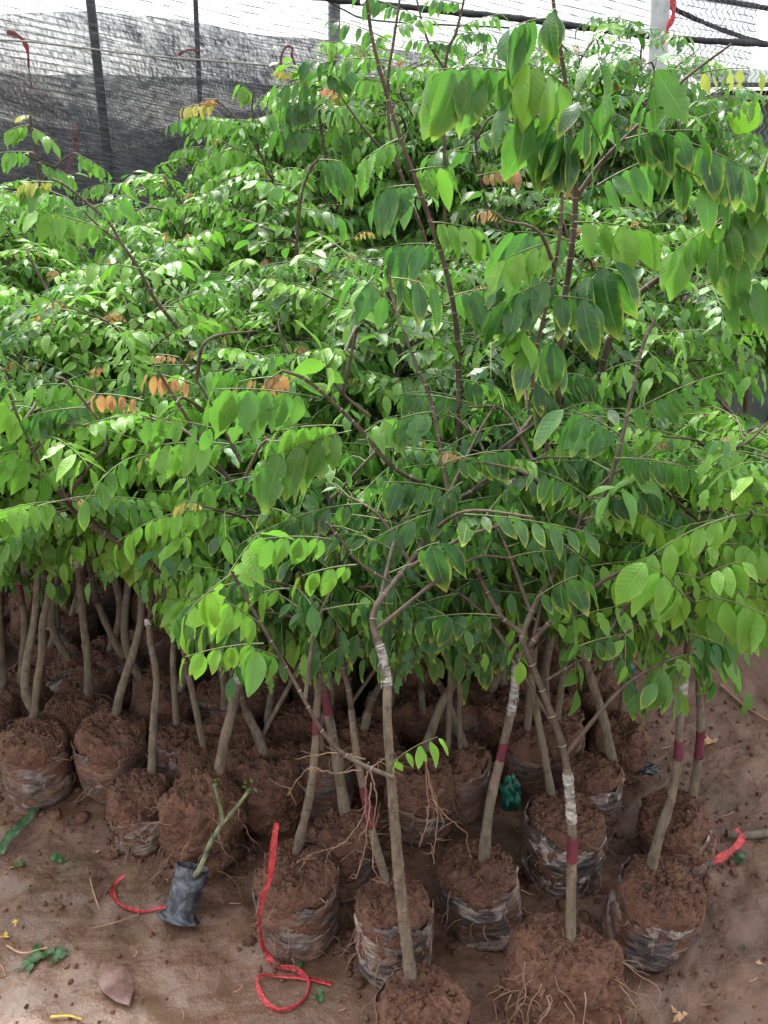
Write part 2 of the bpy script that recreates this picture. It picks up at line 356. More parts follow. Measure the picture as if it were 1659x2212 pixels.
# pictured limits of the leaf mass
LOWX = [-400, 0, 150, 200, 300, 380, 450, 560, 700, 800, 900, 1000, 1100, 1250, 1350, 1420, 1500, 1590, 1659, 2100]
LOWY = [1200, 1230, 1180, 1150, 1200, 1330, 1430, 1470, 1480, 1470, 1460, 1450, 1420, 1430, 1460, 1520, 1570, 1500, 1420, 1350]
SKX = [-600, 0, 100, 180, 270, 330, 400, 500, 600, 680, 720, 800, 900, 1000, 1100, 1200, 1300, 1400, 1450, 1550, 1659, 2300]
SKY = [270, 300, 330, 440, 510, 450, 270, 220, 185, 130, 95, 90, 130, 110, 120, 110, 100, 120, 250, 300, 300, 320]
ENVY = [1.0, 1.3, 1.5, 1.8, 2.4, 2.9, 3.1, 3.6]; ENVZ = [.85, 1.0, 1.08, 1.2, 1.36, 1.66, 2.0, 2.2]
def envz(x, y):
    e = np.interp(y, ENVY, ENVZ)
    if x > .15: e += .14 * min(1, (x - .15) / .5)
    return e
def inmass(p, lowm=0):
    x, y, f = proj(p)
    return y < np.interp(x, LOWX, LOWY) - lowm and y > np.interp(x, SKX, SKY) + 10

def grow(mbL, mbT, start, lead, nb, reach, kindf, rise=.5, ll=.07, clip=True, nf=6, young=None, seedang=None, dn=12):
    """side branches with fronds along them, round a leader path (array of points)"""
    a0 = RNG.uniform(0, 6.28)
    for b in range(nb):
        u = (b + RNG.uniform(.2, .8)) / nb; k = int(u * (len(lead) - 1)); s = lead[k]
        a = a0 + b * 2.4 + RNG.normal(0, .3)
        r = reach * RNG.uniform(.65, 1.1) * (1 - .35 * u)
        tip = s + np.array([math.cos(a) * r, math.sin(a) * r, rise * r * RNG.uniform(.5, 1.5)])
        mid = (s + tip) / 2 + np.array([0, 0, .15 * r]) + RNG.normal(0, .02, 3)
        pth = smooth_path([s, mid, tip], 6)
        if clip and (tip[1] < 1.15 or not inmass(tip, 60)): continue
        if clip and not (inmass(tip, 60) and tip[2] < envz(tip[0], tip[1]) + .05): 
            if RNG.random() < .85: continue
        mbT.tube(pth, np.linspace(.0042, .0018, len(pth)), 6, 1, True)
        for q in range(nf):
            v = .2 + .8 * (q + RNG.uniform(.1, .9)) / nf; p = pth[int(v * (len(pth) - 1))]
            fa = a + (1.2 if q % 2 else -1.2) * RNG.uniform(.5, 1.1)
            if q == nf - 1: fa = a
            L = RNG.uniform(.15, .27); dd = np.array([math.cos(fa), math.sin(fa), RNG.uniform(-.05, .55)])
            e = p + nrm(dd) * L * .8
            if clip and e[1] < 1.17: continue
            if clip:
                ee = e - np.array([0, 0, .05])
                if not inmass(ee, 45 if proj(ee)[0] < 340 else 15) or e[2] > envz(e[0], e[1]) + RNG.uniform(-.02, .10): continue
            hz = np.clip((p[2] - .8) / .8, 0, 1) if clip else np.clip(.85 + p[2] * 1.3, .1, .95) + RNG.uniform(-.3, .3)
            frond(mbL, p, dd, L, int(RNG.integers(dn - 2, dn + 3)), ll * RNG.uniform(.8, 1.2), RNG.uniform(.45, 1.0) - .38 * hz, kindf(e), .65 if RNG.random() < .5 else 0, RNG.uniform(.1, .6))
        if young is not None and RNG.random() < .3:
            frond(young, tip, [math.cos(a), math.sin(a), .9], RNG.uniform(.05, .10), 8, ll * .36, .6, 'cream' if RNG.random() < .55 else 'copper', 0, .5, .45, .1)

# ------------------------------------------------------------------ ground
def gh(x, y):
    v = Vector((x, y, 0))
    h = .018 * mn.noise(v * 2.3) + .014 * mn.noise(v * 6 + Vector((3, 1, 0)))
    wetf = 1 - .65 * max(0, min(1, (1.4 - y) / .4)) * max(0, min(1, (.35 - x) / .4))
    return h + wetf * (.012 * mn.noise(v * 10 + Vector((9, 2, 0))) + .011 * mn.noise(v * 17) + .0075 * (.4 - abs(mn.noise(v * 34))) + .005 * mn.noise(v * 62) + .0028 * mn.noise(v * 110))
def ground():
    def axis(lo, hi, step, flo, fhi):
        a = list(np.arange(lo, hi, step)); s = step; x = lo
        while x > flo: s *= 1.35; x -= s; a.insert(0, max(x, flo))
        s = step; x = a[-1]
        while x < fhi: s *= 1.35; x += s; a.append(min(x, fhi))
        return np.array(a)
    X = axis(-1.5, 1.5, .011, -60, 60); Y = axis(.45, 2.3, .011, -20, 120)
    V = np.array([[x, y, gh(x, y)] for y in Y for x in X]); nx = len(X)
    i = np.arange(len(Y) - 1)[:, None] * nx; j = np.arange(nx - 1)[None]
    F = np.stack([i + j, i + j + 1, i + nx + j + 1, i + nx + j], -1).reshape(-1, 4)
    mb = MB(); mb.add(V, F); tag(mb.build('muddy_ground', M['ground']), 'wet reddish brown mud ground', kind='structure')
ground()
def clods():
    mb = MB(); 
    def add(x, y, r, z=None):
        z = gh(x, y) if z is None else z
        n, m = 6, 5; V = []
        o = RNG.uniform(0, 50, 3); sq = RNG.uniform(.5, .9)
        for a in range(m):
            ph = math.pi * a / (m - 1)
            for b in range(n):
                th = 6.283 * b / n; q = np.array([math.sin(ph) * math.cos(th), math.sin(ph) * math.sin(th), math.cos(ph) * sq])
                V.append(q * r * (1 + .5 * mn.noise(Vector(q * 1.3 + o))))
        V = np.array(V) + [x, y, z + r * .2]
        F = [[a * n + b, a * n + (b + 1) % n, (a + 1) * n + (b + 1) % n, (a + 1) * n + b] for a in range(m - 1) for b in range(n)]
        mb.add(V, F)
    for k in range(3800):
        x = RNG.uniform(-1.3, 1.3); y = RNG.uniform(.6, 2.3)
        if y < 1.25 and x < .2 and RNG.random() < .8: continue
        add(x, y, abs(RNG.normal(0, .003)) + .001)
    for s in SAP[:24]:
        if s.get('c') is None: continue
        for k in range(26):
            a = RNG.uniform(0, 6.28); d = s['R'] * RNG.uniform(.95, 1.35)
            add(s['c'][0] + d * math.cos(a), s['c'][1] + d * math.sin(a), abs(RNG.normal(0, .007)) + .003)
    tag(mb.build('mud_clods', M['soil']), 'crumbs and clods of brown mud round the bags', 'mud', kind='stuff')

# ------------------------------------------------------------------ root ball, bag
_a = np.arange(5)[:, None] * math.pi / 4; _b = np.arange(6)[None] * math.pi / 3
CR = np.stack([np.sin(_a) * np.cos(_b), np.sin(_a) * np.sin(_b), np.cos(_a) + 0 * _b], -1).reshape(-1, 3)
CF = [[a * 6 + b, a * 6 + (b + 1) % 6, (a + 1) * 6 + (b + 1) % 6, (a + 1) * 6 + b] for a in range(4) for b in range(6)]
def crumb(mb, p, r):
    V = CR * r * RNG.uniform(.45, 1.35, (len(CR), 1)) * RNG.uniform(.5, 1.4, 3); mb.add(V + p, CF)
def pot_meshes(Rr, H, style, seed, tilt=(0, 0), res=1.0, film=.25):
    """returns (soil MB, bag MB or None) in local coords, base centre at origin"""
    o = Vector((seed * 7.3, seed * 3.1, seed * 1.7)); n = int(84 * res); rows = int(66 * res)
    Mt = Matrix.Rotation(tilt[0], 3, 'X') @ Matrix.Rotation(tilt[1], 3, 'Y')
    prof = [(0, 0), (.5, .0), (.72, .05), (.90, .2), (1.0, .5), (.99, .78), (.97, .92), (.86, 1.02), (.5, 1.07), (0, 1.10)]
    if style == 'ball': prof = [(0, 0), (.5, 0), (.78, .08), (.95, .3), (1.04, .55), (1.0, .8), (.86, .96), (.62, 1.04), (.3, 1.07), (0, 1.08)]
    pr = smooth_path([[a * Rr, b * H, 0] for a, b in prof], 8)[:, :2]
    ds = np.concatenate([[0], np.cumsum(np.linalg.norm(np.diff(pr, axis=0), axis=1))]); tt = np.linspace(0, ds[-1], rows)
    pr = np.stack([np.interp(tt, ds, pr[:, 0]), np.interp(tt, ds, pr[:, 1])], 1); pr[:, 0] = np.clip(pr[:, 0], .0005, 1)
    rimz = H * {'ball': 0, 'bag': .80, 'low': .5}[style]
    lump = {'ball': .021, 'bag': .0135, 'low': .016}[style]
    egg = (RNG.uniform(-.10, .10), RNG.uniform(0, 6.28))
    V = []
    for r, z in pr:
        top = max(0, min(1, (z / H - .86) / .12)); am = lump * (1.2 if top > .5 else (1 if style == 'ball' else (.30 if z < rimz else .8)))
        for k in range(n):
            th = 6.2832 * k / n; rr = r * (1 + egg[0] * math.cos(2 * th + egg[1]))
            p = Vector((rr * math.cos(th), rr * math.sin(th), z))
            d = mn.noise(p * 20 + o) * .9 + (.5 - abs(mn.noise(p * 40 + o))) * 1.0 + (.4 - abs(mn.noise(p * 85 + o))) * .75 + mn.noise(p * 170 + o) * .35 - .25
            nrmv = Vector((math.cos(th) * (1 - top), math.sin(th) * (1 - top), top)).normalized() if z > .01 else Vector((math.cos(th), math.sin(th), -.3))
            q = p + nrmv * d * am
            V.append(Mt @ q)
    V = np.array([tuple(v) for v in V]); i = np.arange(rows - 1)[:, None] * n; j = np.arange(n)[None]; k = (j + 1) % n
    F = np.stack([i + j, i + k, i + n + k, i + n + j], -1).reshape(-1, 4)
    soil = MB(); soil.add(V, F)
    lat = rows * 3 // 4 if style == 'bag' else rows // 4
    for q in range(int((170 if style == 'ball' else 100) * res * res)):
        idx = RNG.integers(lat * n, rows * n - n); crumb(soil, V[idx], min(.009, abs(RNG.normal(0, .003)) + .0015))
    bag = None
    if style != 'ball':
        bag = MB(); rim = {'bag': .93, 'low': .62}[style]; rows2 = int(46 * res); n2 = int(96 * res); V = []
        for a in range(rows2 + 3):
            u = min(a / rows2, 1.0)
            for k in range(n2):
                th = 6.2832 * k / n2; cx, sy = math.cos(th), math.sin(th)
                rz = rim + .10 * mn.noise(Vector((cx * 1.6, sy * 1.6, seed))) + .03 * mn.noise(Vector((cx * 9, sy * 9, seed))) + .09 * math.cos(th - seed * 2.1)
                z = H * rz * u; r = np.interp(z / H, [0, .04, .12, .3, .6, .85, 1.05], [.60, .76, .89, .98, 1.01, .985, .95]) * Rr * (1 + egg[0] * math.cos(2 * th + egg[1]))
                f = mn.noise(Vector((cx * 1.4 + .5 * cx * z / H, sy * 1.4, z * 48 + 6 * mn.noise(Vector((cx * 1.2, sy * 1.2, z * 9))))) + o)
                f2 = mn.noise(Vector((cx * 3, sy * 3, z * 22)) + o); f3 = mn.noise(Vector((cx * 5, sy * 5, z * 110)) + o)
                r += .0022 + .0050 * f + .0055 * f2 + .0026 * f3
                lip = a - rows2
                if lip > 0: r += .002 * lip + .004 * mn.noise(Vector((cx * 4, sy * 4, seed * 3))); z -= .0035 * lip
                V.append(Mt @ Vector((r * cx, r * sy, max(z, .001))))
        V = np.array([tuple(v) for v in V]); i = np.arange(rows2 + 2)[:, None] * n2; j = np.arange(n2)[None]; k = (j + 1) % n2
        bag.add(V, np.stack([i + j, i + k, i + n2 + k, i + n2 + j], -1).reshape(-1, 4), 0, None, (film, 0, 0, 0))
    return soil, bag
def shift(mb, off):
    mb.V = [v + np.asarray(off) for v in mb.V]; return mb
def roots(mb, c, Rr, H, n, spread=.10, z0=.2, seed=0, single=None):
    for k in range(n):
        if single: mb = MB()
        a = RNG.uniform(3.3, 6.1) if RNG.random() < .8 else RNG.uniform(0, 6.28); z = RNG.uniform(z0, 1.0) * H
        p = np.array([c[0] + Rr * math.cos(a) * .97, c[1] + Rr * math.sin(a) * .97, c[2] + z]); d = nrm(np.array([math.cos(a), math.sin(a), RNG.uniform(-.7, .3)]))
        pts = [p]; L = RNG.uniform(.02, spread)
        for s in range(9):
            d = nrm(d + RNG.normal(0, .38, 3) + [0, 0, -.14]); p = p + d * L / 9; p[2] = max(p[2], .004); pts.append(p)
        mb.tube(pts, np.linspace(RNG.uniform(.0007, .0017), .0004, 10), 4, 0, False)
        if RNG.random() < .6:
            q = pts[4]; e = nrm(d + RNG.normal(0, .8, 3)); mb.tube([q, q + e * L * .2, q + e * L * .4 + RNG.normal(0, .004, 3)], [.0007, .0005, .0003], 3, 0, False)
        if single: single(mb)

# ------------------------------------------------------------------ saplings in front, each its own
# soil-top picture point, width in px, height m, style, tilt, trunk [(x, y, dY)], px thickness, paint y-range, tape y-range
SAP = []
def sap(soil, wpx, H, style, trunk, th, label, paint=None, tape=None, tilt=(0, 0), side=None, nb=9, kind='mid', reach=.30, ext=.35, nroot=10, ll=.061, tapecut=False):
    SAP.append(dict(soil=soil, wpx=wpx, H=H, style=style, trunk=trunk, th=th, label=label, paint=paint, tape=tape, tilt=tilt, side=side or [], nb=nb, kind=kind, reach=reach, ext=ext, nroot=nroot, ll=ll))
sap((912, 2165), 200, .17, 'bag', [(889, 2115, 0), (868, 1950, .01), (850, 1750, .02), (837, 1560, .04), (836, 1470, .06), (822, 1400, .07), (806, 1352, .09), (814, 1308, .11), (848, 1262, .14), (900, 1195, .20), (960, 1095, .30), (1040, 1045, .38), (1150, 900, .5)], 38,
    'frontmost sapling with thick crooked stem, white tape above, bag cut by the picture bottom', tape=(1390, 1480), nb=8, kind='dark', ext=0,
    side=[[(850, 1680, 0), (760, 1640, .02), (700, 1585, .04), (640, 1480, .06), (565, 1350, .08), (500, 1235, .10)], [(850, 1262, .14), (775, 1215, .13), (735, 1165, .12), (705, 1128, .12)]])
sap((1225, 2055), 215, .225, 'ball', [(1233, 2050, 0), (1234, 1900, .01), (1236, 1800, .02), (1228, 1690, .03), (1215, 1610, .05), (1175, 1500, .08), (1135, 1400, .10), (1130, 1370, .11), (1165, 1290, .15), (1240, 1170, .2), (1300, 1080, .24), (1340, 960, .28), (1385, 760, .34), (1415, 690, .36)], 34,
    'slim forked sapling on a bare crumbling root ball trailing roots, front right', paint=(1800, 1858), tape=(1668, 1775), nb=9, kind='dark', ext=0, nroot=70,
    side=[[(1130, 1370, .11), (1075, 1320, .13), (1010, 1185, .2), (965, 1050, .26), (935, 880, .34), (900, 790, .38), (850, 650, .46), (838, 560, .5)], [(1120, 1420, .10), (1200, 1330, .12), (1240, 1290, .13)], [(1180, 1470, .08), (1280, 1410, .10), (1330, 1385, .1)]])
sap((1050, 1868), 172, .175, 'bag', [(1045, 1850, 0), (1058, 1740, .01), (1085, 1620, .03), (1107, 1520, .05), (1114, 1440, .07), (1105, 1370, .09), (1100, 1290, .13), (1115, 1150, .2)], 32,
    'sapling in a creased muddy bag right of the front stem, silver tape on its neck', paint=(1600, 1640), tape=(1420, 1545), tilt=(-.12, -.1), kind='dark', nb=10)
sap((1395, 1893), 188, .18, 'bag', [(1405, 1880, 0), (1425, 1800, .01), (1445, 1740, .02), (1465, 1640, .03), (1470, 1540, .05), (1485, 1400, .08), (1505, 1250, .12), (1515, 1130, .16), (1508, 1060, .18)], 32,
    'bent pale stemmed sapling in a tilted muddy bag, rightmost of the front bags', paint=(1598, 1642), tape=(1425, 1500), tilt=(.1, .2), kind='bright', nb=11, ext=.05)
sap((852, 1945), 165, .19, 'bag', [(838, 1905, 0), (815, 1840, .01), (797, 1760, .02), (778, 1670, .03), (765, 1590, .04), (755, 1500, .06), (740, 1440, .08), (730, 1380, .1)], 27,
    'thin sapling with maroon mark in the pale torn bag behind the frontmost stem', paint=(1700, 1790), kind='dark', nb=9, nroot=26)
sap((638, 1872), 182, .19, 'bag', [(640, 1835, 0), (655, 1780, .01), (672, 1700, .02), (682, 1600, .04), (685, 1520, .06), (700, 1430, .09), (710, 1340, .14)], 29,
    'sapling leaning right from the squat muddy bag beside the long red ribbon', paint=(1540, 1585), tape=(1400, 1440), kind='mid', nb=10, nroot=16)
sap((1222, 1752), 168, .2, 'bag', [(1192, 1716, 0), (1178, 1640, .01), (1163, 1560, .03), (1148, 1470, .05), (1140, 1400, .08), (1150, 1300, .14)], 25,
    'sapling in the bag with shiny bluish white patches, behind the taped slim stem', paint=(1400, 1455), kind='dark', nb=9, nroot=18)
sap((1500, 1745), 155, .15, 'low', [(1497, 1712, 0), (1508, 1640, .01), (1514, 1560, .02), (1512, 1460, .04), (1540, 1330, .08), (1560, 1200, .12)], 26,
    'sapling at the right edge of the group with black film under its root ball', paint=(1575, 1640), tilt=(-.1, -.35), kind='bright', nb=10, nroot=12)
sap((1103, 1520), 128, .2, 'low', [(1090, 1480, 0), (1080, 1420, .03), (1070, 1340, .06), (1060, 1250, .1)], 24,
    'sapling in a rounded mauve brown bag behind the silver taped stem', kind='dark', nb=8)
sap((908, 1662), 142, .2, 'low', [(915, 1600, 0), (950, 1530, .03), (990, 1460, .06), (1020, 1400, .1), (1060, 1300, .16)], 30,
    'sapling slanting right behind the front stem, its root ball wrapped low in wrinkled film', kind='dark', nb=9, nroot=24)
sap((738, 1790), 135, .17, 'low', [(748, 1765, 0), (735, 1690, .01), (722, 1610, .02), (708, 1530, .03), (695, 1450, .05), (690, 1380, .08)], 33,
    'dark stemmed sapling with broad maroon mark between the ribbon bag and the front stem', paint=(1490, 1540), kind='mid', nb=9)
sap((582, 1640), 150, .2, 'ball', [(574, 1632, 0), (555, 1585, .01), (530, 1530, .03), (515, 1460, .06), (520, 1380, .1)], 30,
    'sapling leaning left out of a smooth round soil ball above the red ribbon end', kind='mid', nb=8, nroot=6)
sap((432, 1700), 165, .22, 'ball', [(470, 1675, 0), (485, 1600, .01), (502, 1530, .02), (518, 1450, .05), (520, 1400, .07), (500, 1300, .1)], 36,
    'thick stemmed sapling in a big bagless clump behind the small polybag cutting', tape=(1430, 1475), kind='light', nb=9, nroot=40)
sap((297, 1690), 128, .18, 'low', [(326, 1655, 0), (332, 1560, .01), (338, 1470, .02), (326, 1390, .03), (320, 1335, .04)], 25,
    'sapling with a taped stub top in a small twisted bag, left of the bare clump', tape=(1325, 1350), kind='bright', nb=6, ext=.02, nroot=18, ll=.075)
sap((236, 1582), 152, .2, 'bag', [(246, 1558, 0), (262, 1490, .01), (288, 1410, .03), (305, 1330, .06), (300, 1230, .1), (270, 1130, .14)], 28,
    'sapling slanting right from a brown wrinkled bag with a folded rim, left side', kind='light', nb=9, nroot=16)
sap((68, 1585), 146, .2, 'bag', [(70, 1558, 0), (80, 1480, .01), (90, 1410, .02), (92, 1350, .03), (105, 1280, .05), (110, 1200, .08), (60, 1050, .14)], 26,
    'sapling in the round brown bag at the far left of the front line', paint=(1228, 1262), kind='light', nb=10)
sap((390, 1582), 112, .19, 'bag', [(381, 1552, 0), (376, 1480, .01), (374, 1420, .02), (380, 1340, .05), (400, 1240, .1)], 21,
    'sapling in a grey streaked bag right of the taped stub stem', kind='light', nb=8)
sap((185, 1535), 122, .17, 'bag', [(192, 1512, 0), (190, 1430, .01), (180, 1340, .02), (172, 1260, .03), (162, 1190, .04), (130, 1090, .1)], 27,
    'straight sapling with pale tape near its top, behind the brown wrinkled bag', tape=(1185, 1225), kind='light', nb=9)
sap((40, 1470), 130, .17, 'low', [(42, 1482, 0), (50, 1420, .01), (52, 1340, .02), (42, 1270, .04), (10, 1150, .1)], 22,
    'thin sapling rising behind crumpled shiny black plastic at the left edge', paint=(1245, 1285), kind='light', nb=8)
sap((250, 1420), 100, .17, 'bag', [(272, 1425, 0), (240, 1370, .02), (215, 1310, .03), (198, 1245, .05), (180, 1150, .1)], 23,
    'sapling slanting left behind the two leftmost taped stems', kind='light', nb=7)
sap((1285, 1655), 120, .19, 'bag', [(1322, 1618, 0), (1300, 1540, .01), (1275, 1460, .02), (1255, 1390, .03), (1240, 1320, .05), (1230, 1200, .1)], 30,
    'sapling slanting left from a torn bag with a big pale patch, right of centre', kind='dark', nb=9)
sap((1000, 1620), 120, .18, 'bag', [(1005, 1612, 0), (980, 1550, .01), (955, 1490, .02), (930, 1440, .04), (900, 1350, .08)], 24,
    'sapling slanting left across another stem in the shadow behind the front stem', kind='dark', nb=8)
sap((795, 1580), 125, .18, 'low', [(785, 1580, 0), (800, 1520, .01), (825, 1470, .03), (850, 1380, .08)], 26,
    'sapling slanting right in shadow just left behind the white taped stem', kind='dark', nb=8)
sap((640, 1540), 120, .18, 'ball', [(578, 1545, 0), (590, 1480, .01), (610, 1420, .03), (640, 1330, .06)], 20,
    'sapling on a dark clod in shadow above the smooth round soil ball', kind='mid', nb=8)
sap((480, 1480), 115, .18, 'bag', [(490, 1470, 0), (480, 1400, .02), (470, 1320, .05)], 20,
    'sapling in a dusty grey bag half hidden by hanging lime leaves', kind='light', nb=8)
sap((165, 1425), 150, .18, 'bag', [(150, 1400, 0), (120, 1350, .02), (85, 1290, .05), (60, 1220, .1)], 22,
    'sapling in a keeled over black striped bag behind the leftmost stems', tilt=(.1, -.5), kind='light', nb=7)
sap((1340, 1560), 120, .17, 'ball', [(1345, 1540, 0), (1350, 1450, .02), (1360, 1350, .05), (1380, 1230, .1)], 22,
    'sapling on a clod by the green plastic scrap, right of centre', kind='dark', nb=9)
sap((905, 1520), 120, .17, 'ball', [(915, 1540, 0), (908, 1480, .01), (900, 1420, .02), (905, 1330, .06)], 18,
    'thin upright sapling in deep shadow behind the white taped stem', kind='dark', nb=8)

def cross(mb, P, rad, seg=12): mb.tube(P, rad, seg, 0, True, wob=.02)
def ysub(path, px_y, lo, hi):
    Q = np.vstack([path[i] + (path[i + 1] - path[i]) * t for i in range(len(path) - 1) for t in np.linspace(0, 1, 6, endpoint=False)])
    Q = np.array([q for q in Q if lo <= proj(q)[1] <= hi]); return Q[::2] if len(Q) > 3 else None
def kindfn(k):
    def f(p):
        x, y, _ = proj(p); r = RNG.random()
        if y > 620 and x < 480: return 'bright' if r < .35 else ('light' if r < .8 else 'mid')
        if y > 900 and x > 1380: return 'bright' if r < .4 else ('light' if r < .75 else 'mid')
        if y < 620 and x < 950: return 'light' if r < .6 else ('bright' if r < .85 else 'mid')  # upper left leaves tinted lighter, partly for the hazy glare there
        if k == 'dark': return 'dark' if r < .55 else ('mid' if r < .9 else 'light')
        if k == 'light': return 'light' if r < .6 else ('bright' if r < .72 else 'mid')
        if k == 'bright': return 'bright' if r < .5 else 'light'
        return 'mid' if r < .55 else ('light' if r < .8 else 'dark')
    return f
SROOT = []
for si, s in enumerate(SAP):
    top = onz(s['soil'][0], s['soil'][1], s['H'] * 1.0); Rr = s['wpx'] / 2 * proj(top)[2] / PF
    c = np.array([top[0], top[1], gh(top[0], top[1]) - .006]); s['c'] = c; s['R'] = Rr; s['top'] = top
    root = empty('fruit_sapling', tuple(c), s['label'], 'sapling', 'grafted fruit saplings with leafy crowns'); SROOT.append(root)
    soil, bag = pot_meshes(Rr, s['H'], s['style'], si + 1.37, s['tilt'], 1.25 if si < 8 else .8, {2: .7, 3: .7, 4: .8, 6: 1.6, 8: .6, 13: .6, 16: .8, 17: .5, 19: .6, 20: .8, 24: 1., 25: 1.}.get(si, .3))
    soil.build('soil_ball', M['soil'], root)
    if bag: bag.build('grow_bag', M['bag'], root)
    # trunk
    Yt = onz(*s['trunk'][0][:2], s['H'] * 1.03)[1]; Yb = top[1] + np.clip(Yt - top[1], -.6 * Rr, .6 * Rr); pts = [onY(x, y, Yb + dy) for x, y, dy in s['trunk']]
    pts[0][2] = min(pts[0][2], s['H'] * .98)
    pts = [pts[0] + np.array([0, 0, -.03])] + pts
    P = smooth_path(pts, 8); py = [proj(p)[1] for p in P]
    f0 = proj(pts[1])[2]; r0 = s['th'] * .68 / 2 * f0 / PF
    split = s['tape'][0] if s['tape'] else s['trunk'][-1][1] + 160
    u = np.linspace(0, 1, len(P)); hgt = P[:, 2]
    rad = r0 * np.interp(hgt, [0, .2, .26, .6, 1.0, 1.6], [1.2, 1.12, .98, .74, .50, .22]) * (1 + .05 * np.sin(u * 40 + si) + RNG.normal(0, .025, len(P)))
    low = [i for i, y in enumerate(py) if y >= split]; kk = low[-1] + 1 if low else len(P) // 2; kk = min(kk, len(P) - 2)
    mt = MB(); mt.tube(P[:kk + 1], rad[:kk + 1], 14, 0, True, wob=.045); mt.nodes(P[3:kk + 1], rad[3:kk + 1] * .97, .07); mt.build('trunk', M['bark'], root, c)
    mbT = MB(); mbL = MB(); mbY = MB(); mbT.tube(P[kk:kk + 2], rad[kk] * .8, 6, 1)
    if kk < len(P) - 1: mbT.tube(P[kk:], rad[kk:] * .9, 10, 1, True, wob=.03); mbT.nodes(P[kk:], rad[kk:] * .9, .04)
    lead = P[kk:] if kk < len(P) - 2 else P[-3:]
    if s['ext'] > .03:
        e0 = P[-1]; dirn = nrm(nrm(P[-1] - P[-4]) + np.array([0, .1, .5]))
        tz = min(e0[2] + s['ext'], envz(e0[0], e0[1] + .1)); ee = e0 + dirn * max(.08, (tz - e0[2]))
        q = smooth_path([e0, (e0 + ee) / 2 + RNG.normal(0, .02, 3), ee], 7); mbT.tube(q, np.linspace(rad[-1] * .9, .003, len(q)), 8, 1)
        lead = np.vstack([lead, q[1:]])
    for sj, sd_ in enumerate(s['side']):
        q = smooth_path([onY(x, y, Yb + dy) for x, y, dy in sd_], 7); sw = .34 if (si == 0 and sj == 1) or (si == 1 and sj == 2) else .62
        mbT.tube(q, np.interp(np.linspace(0, 1, len(q)), [0, 1], [rad[kk] * sw, .0026]) * (1 + RNG.normal(0, .03, len(q))), 9, 1, True); mbT.nodes(q, np.interp(np.linspace(0, 1, len(q)), [0, 1], [rad[kk] * sw, .0026]))
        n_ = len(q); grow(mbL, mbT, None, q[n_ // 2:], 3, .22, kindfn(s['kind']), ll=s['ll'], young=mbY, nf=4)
    lead = lead[lead[:, 2] > .55] if (lead[:, 2] > .55).sum() > 4 else lead[-5:]
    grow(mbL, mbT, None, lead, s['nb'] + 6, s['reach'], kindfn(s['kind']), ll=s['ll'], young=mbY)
    s.update(L=mbL, T=mbT, Yg=mbY, root=root, Yb=Yb, rad=rad)
    if s['tape']:
        seg = ysub(P, py, s['tape'][0], s['tape'][1])
        if seg is not None and len(seg) > 1:
            seg = smooth_path(seg[::2], 3); rr = np.interp(seg[:, 2], hgt[:kk + 3], rad[:kk + 3]) * 1.05 + .0010
            tb = MB(); tb.tube(seg, rr * (1 + .07 * np.sin(np.arange(len(seg)) * 1.9)), 16, 0, True, wob=.05)
            for q in range(5):
                p = seg[RNG.integers(0, len(seg))]; d = RNG.normal(0, 1, 3); d[1] = -abs(d[1]); d = nrm(d) * (rr[0] + .001)
                tb.tube([p + d * .9, p + d * 1.15 + [0, 0, -.006], p + d * 1.2 + [0, 0, -.016]], [.0012, .002, .0006], 4)
            tb.build('graft_tape', M['tape'], root, c)
    if s['paint']:
        seg = ysub(P, py, s['paint'][0], s['paint'][1])
        if seg is not None and len(seg) > 1:
            seg = smooth_path(seg[::2], 2); rr = np.interp(seg[:, 2], hgt, rad) + .0009
            pm = MB(); pm.tube(seg, rr, 18, 0, False); V = pm.V[0].reshape(len(seg), 18, 3); V[0] += np.cumsum(RNG.normal(0, .0013, (18, 1)), 0) * [0, 0, 1]; V[-1] += np.cumsum(RNG.normal(0, .0018, (18, 1)), 0) * [0, 0, 1]
            pm.V[0] = V.reshape(-1, 3); pm.build('paint_mark', M['paint'], root, c)
    roots(None, c, Rr, s['H'], s['nroot'], .13 if s['nroot'] > 30 else .08, single=lambda b: b.build('root', M['root'], root, c))
clods()

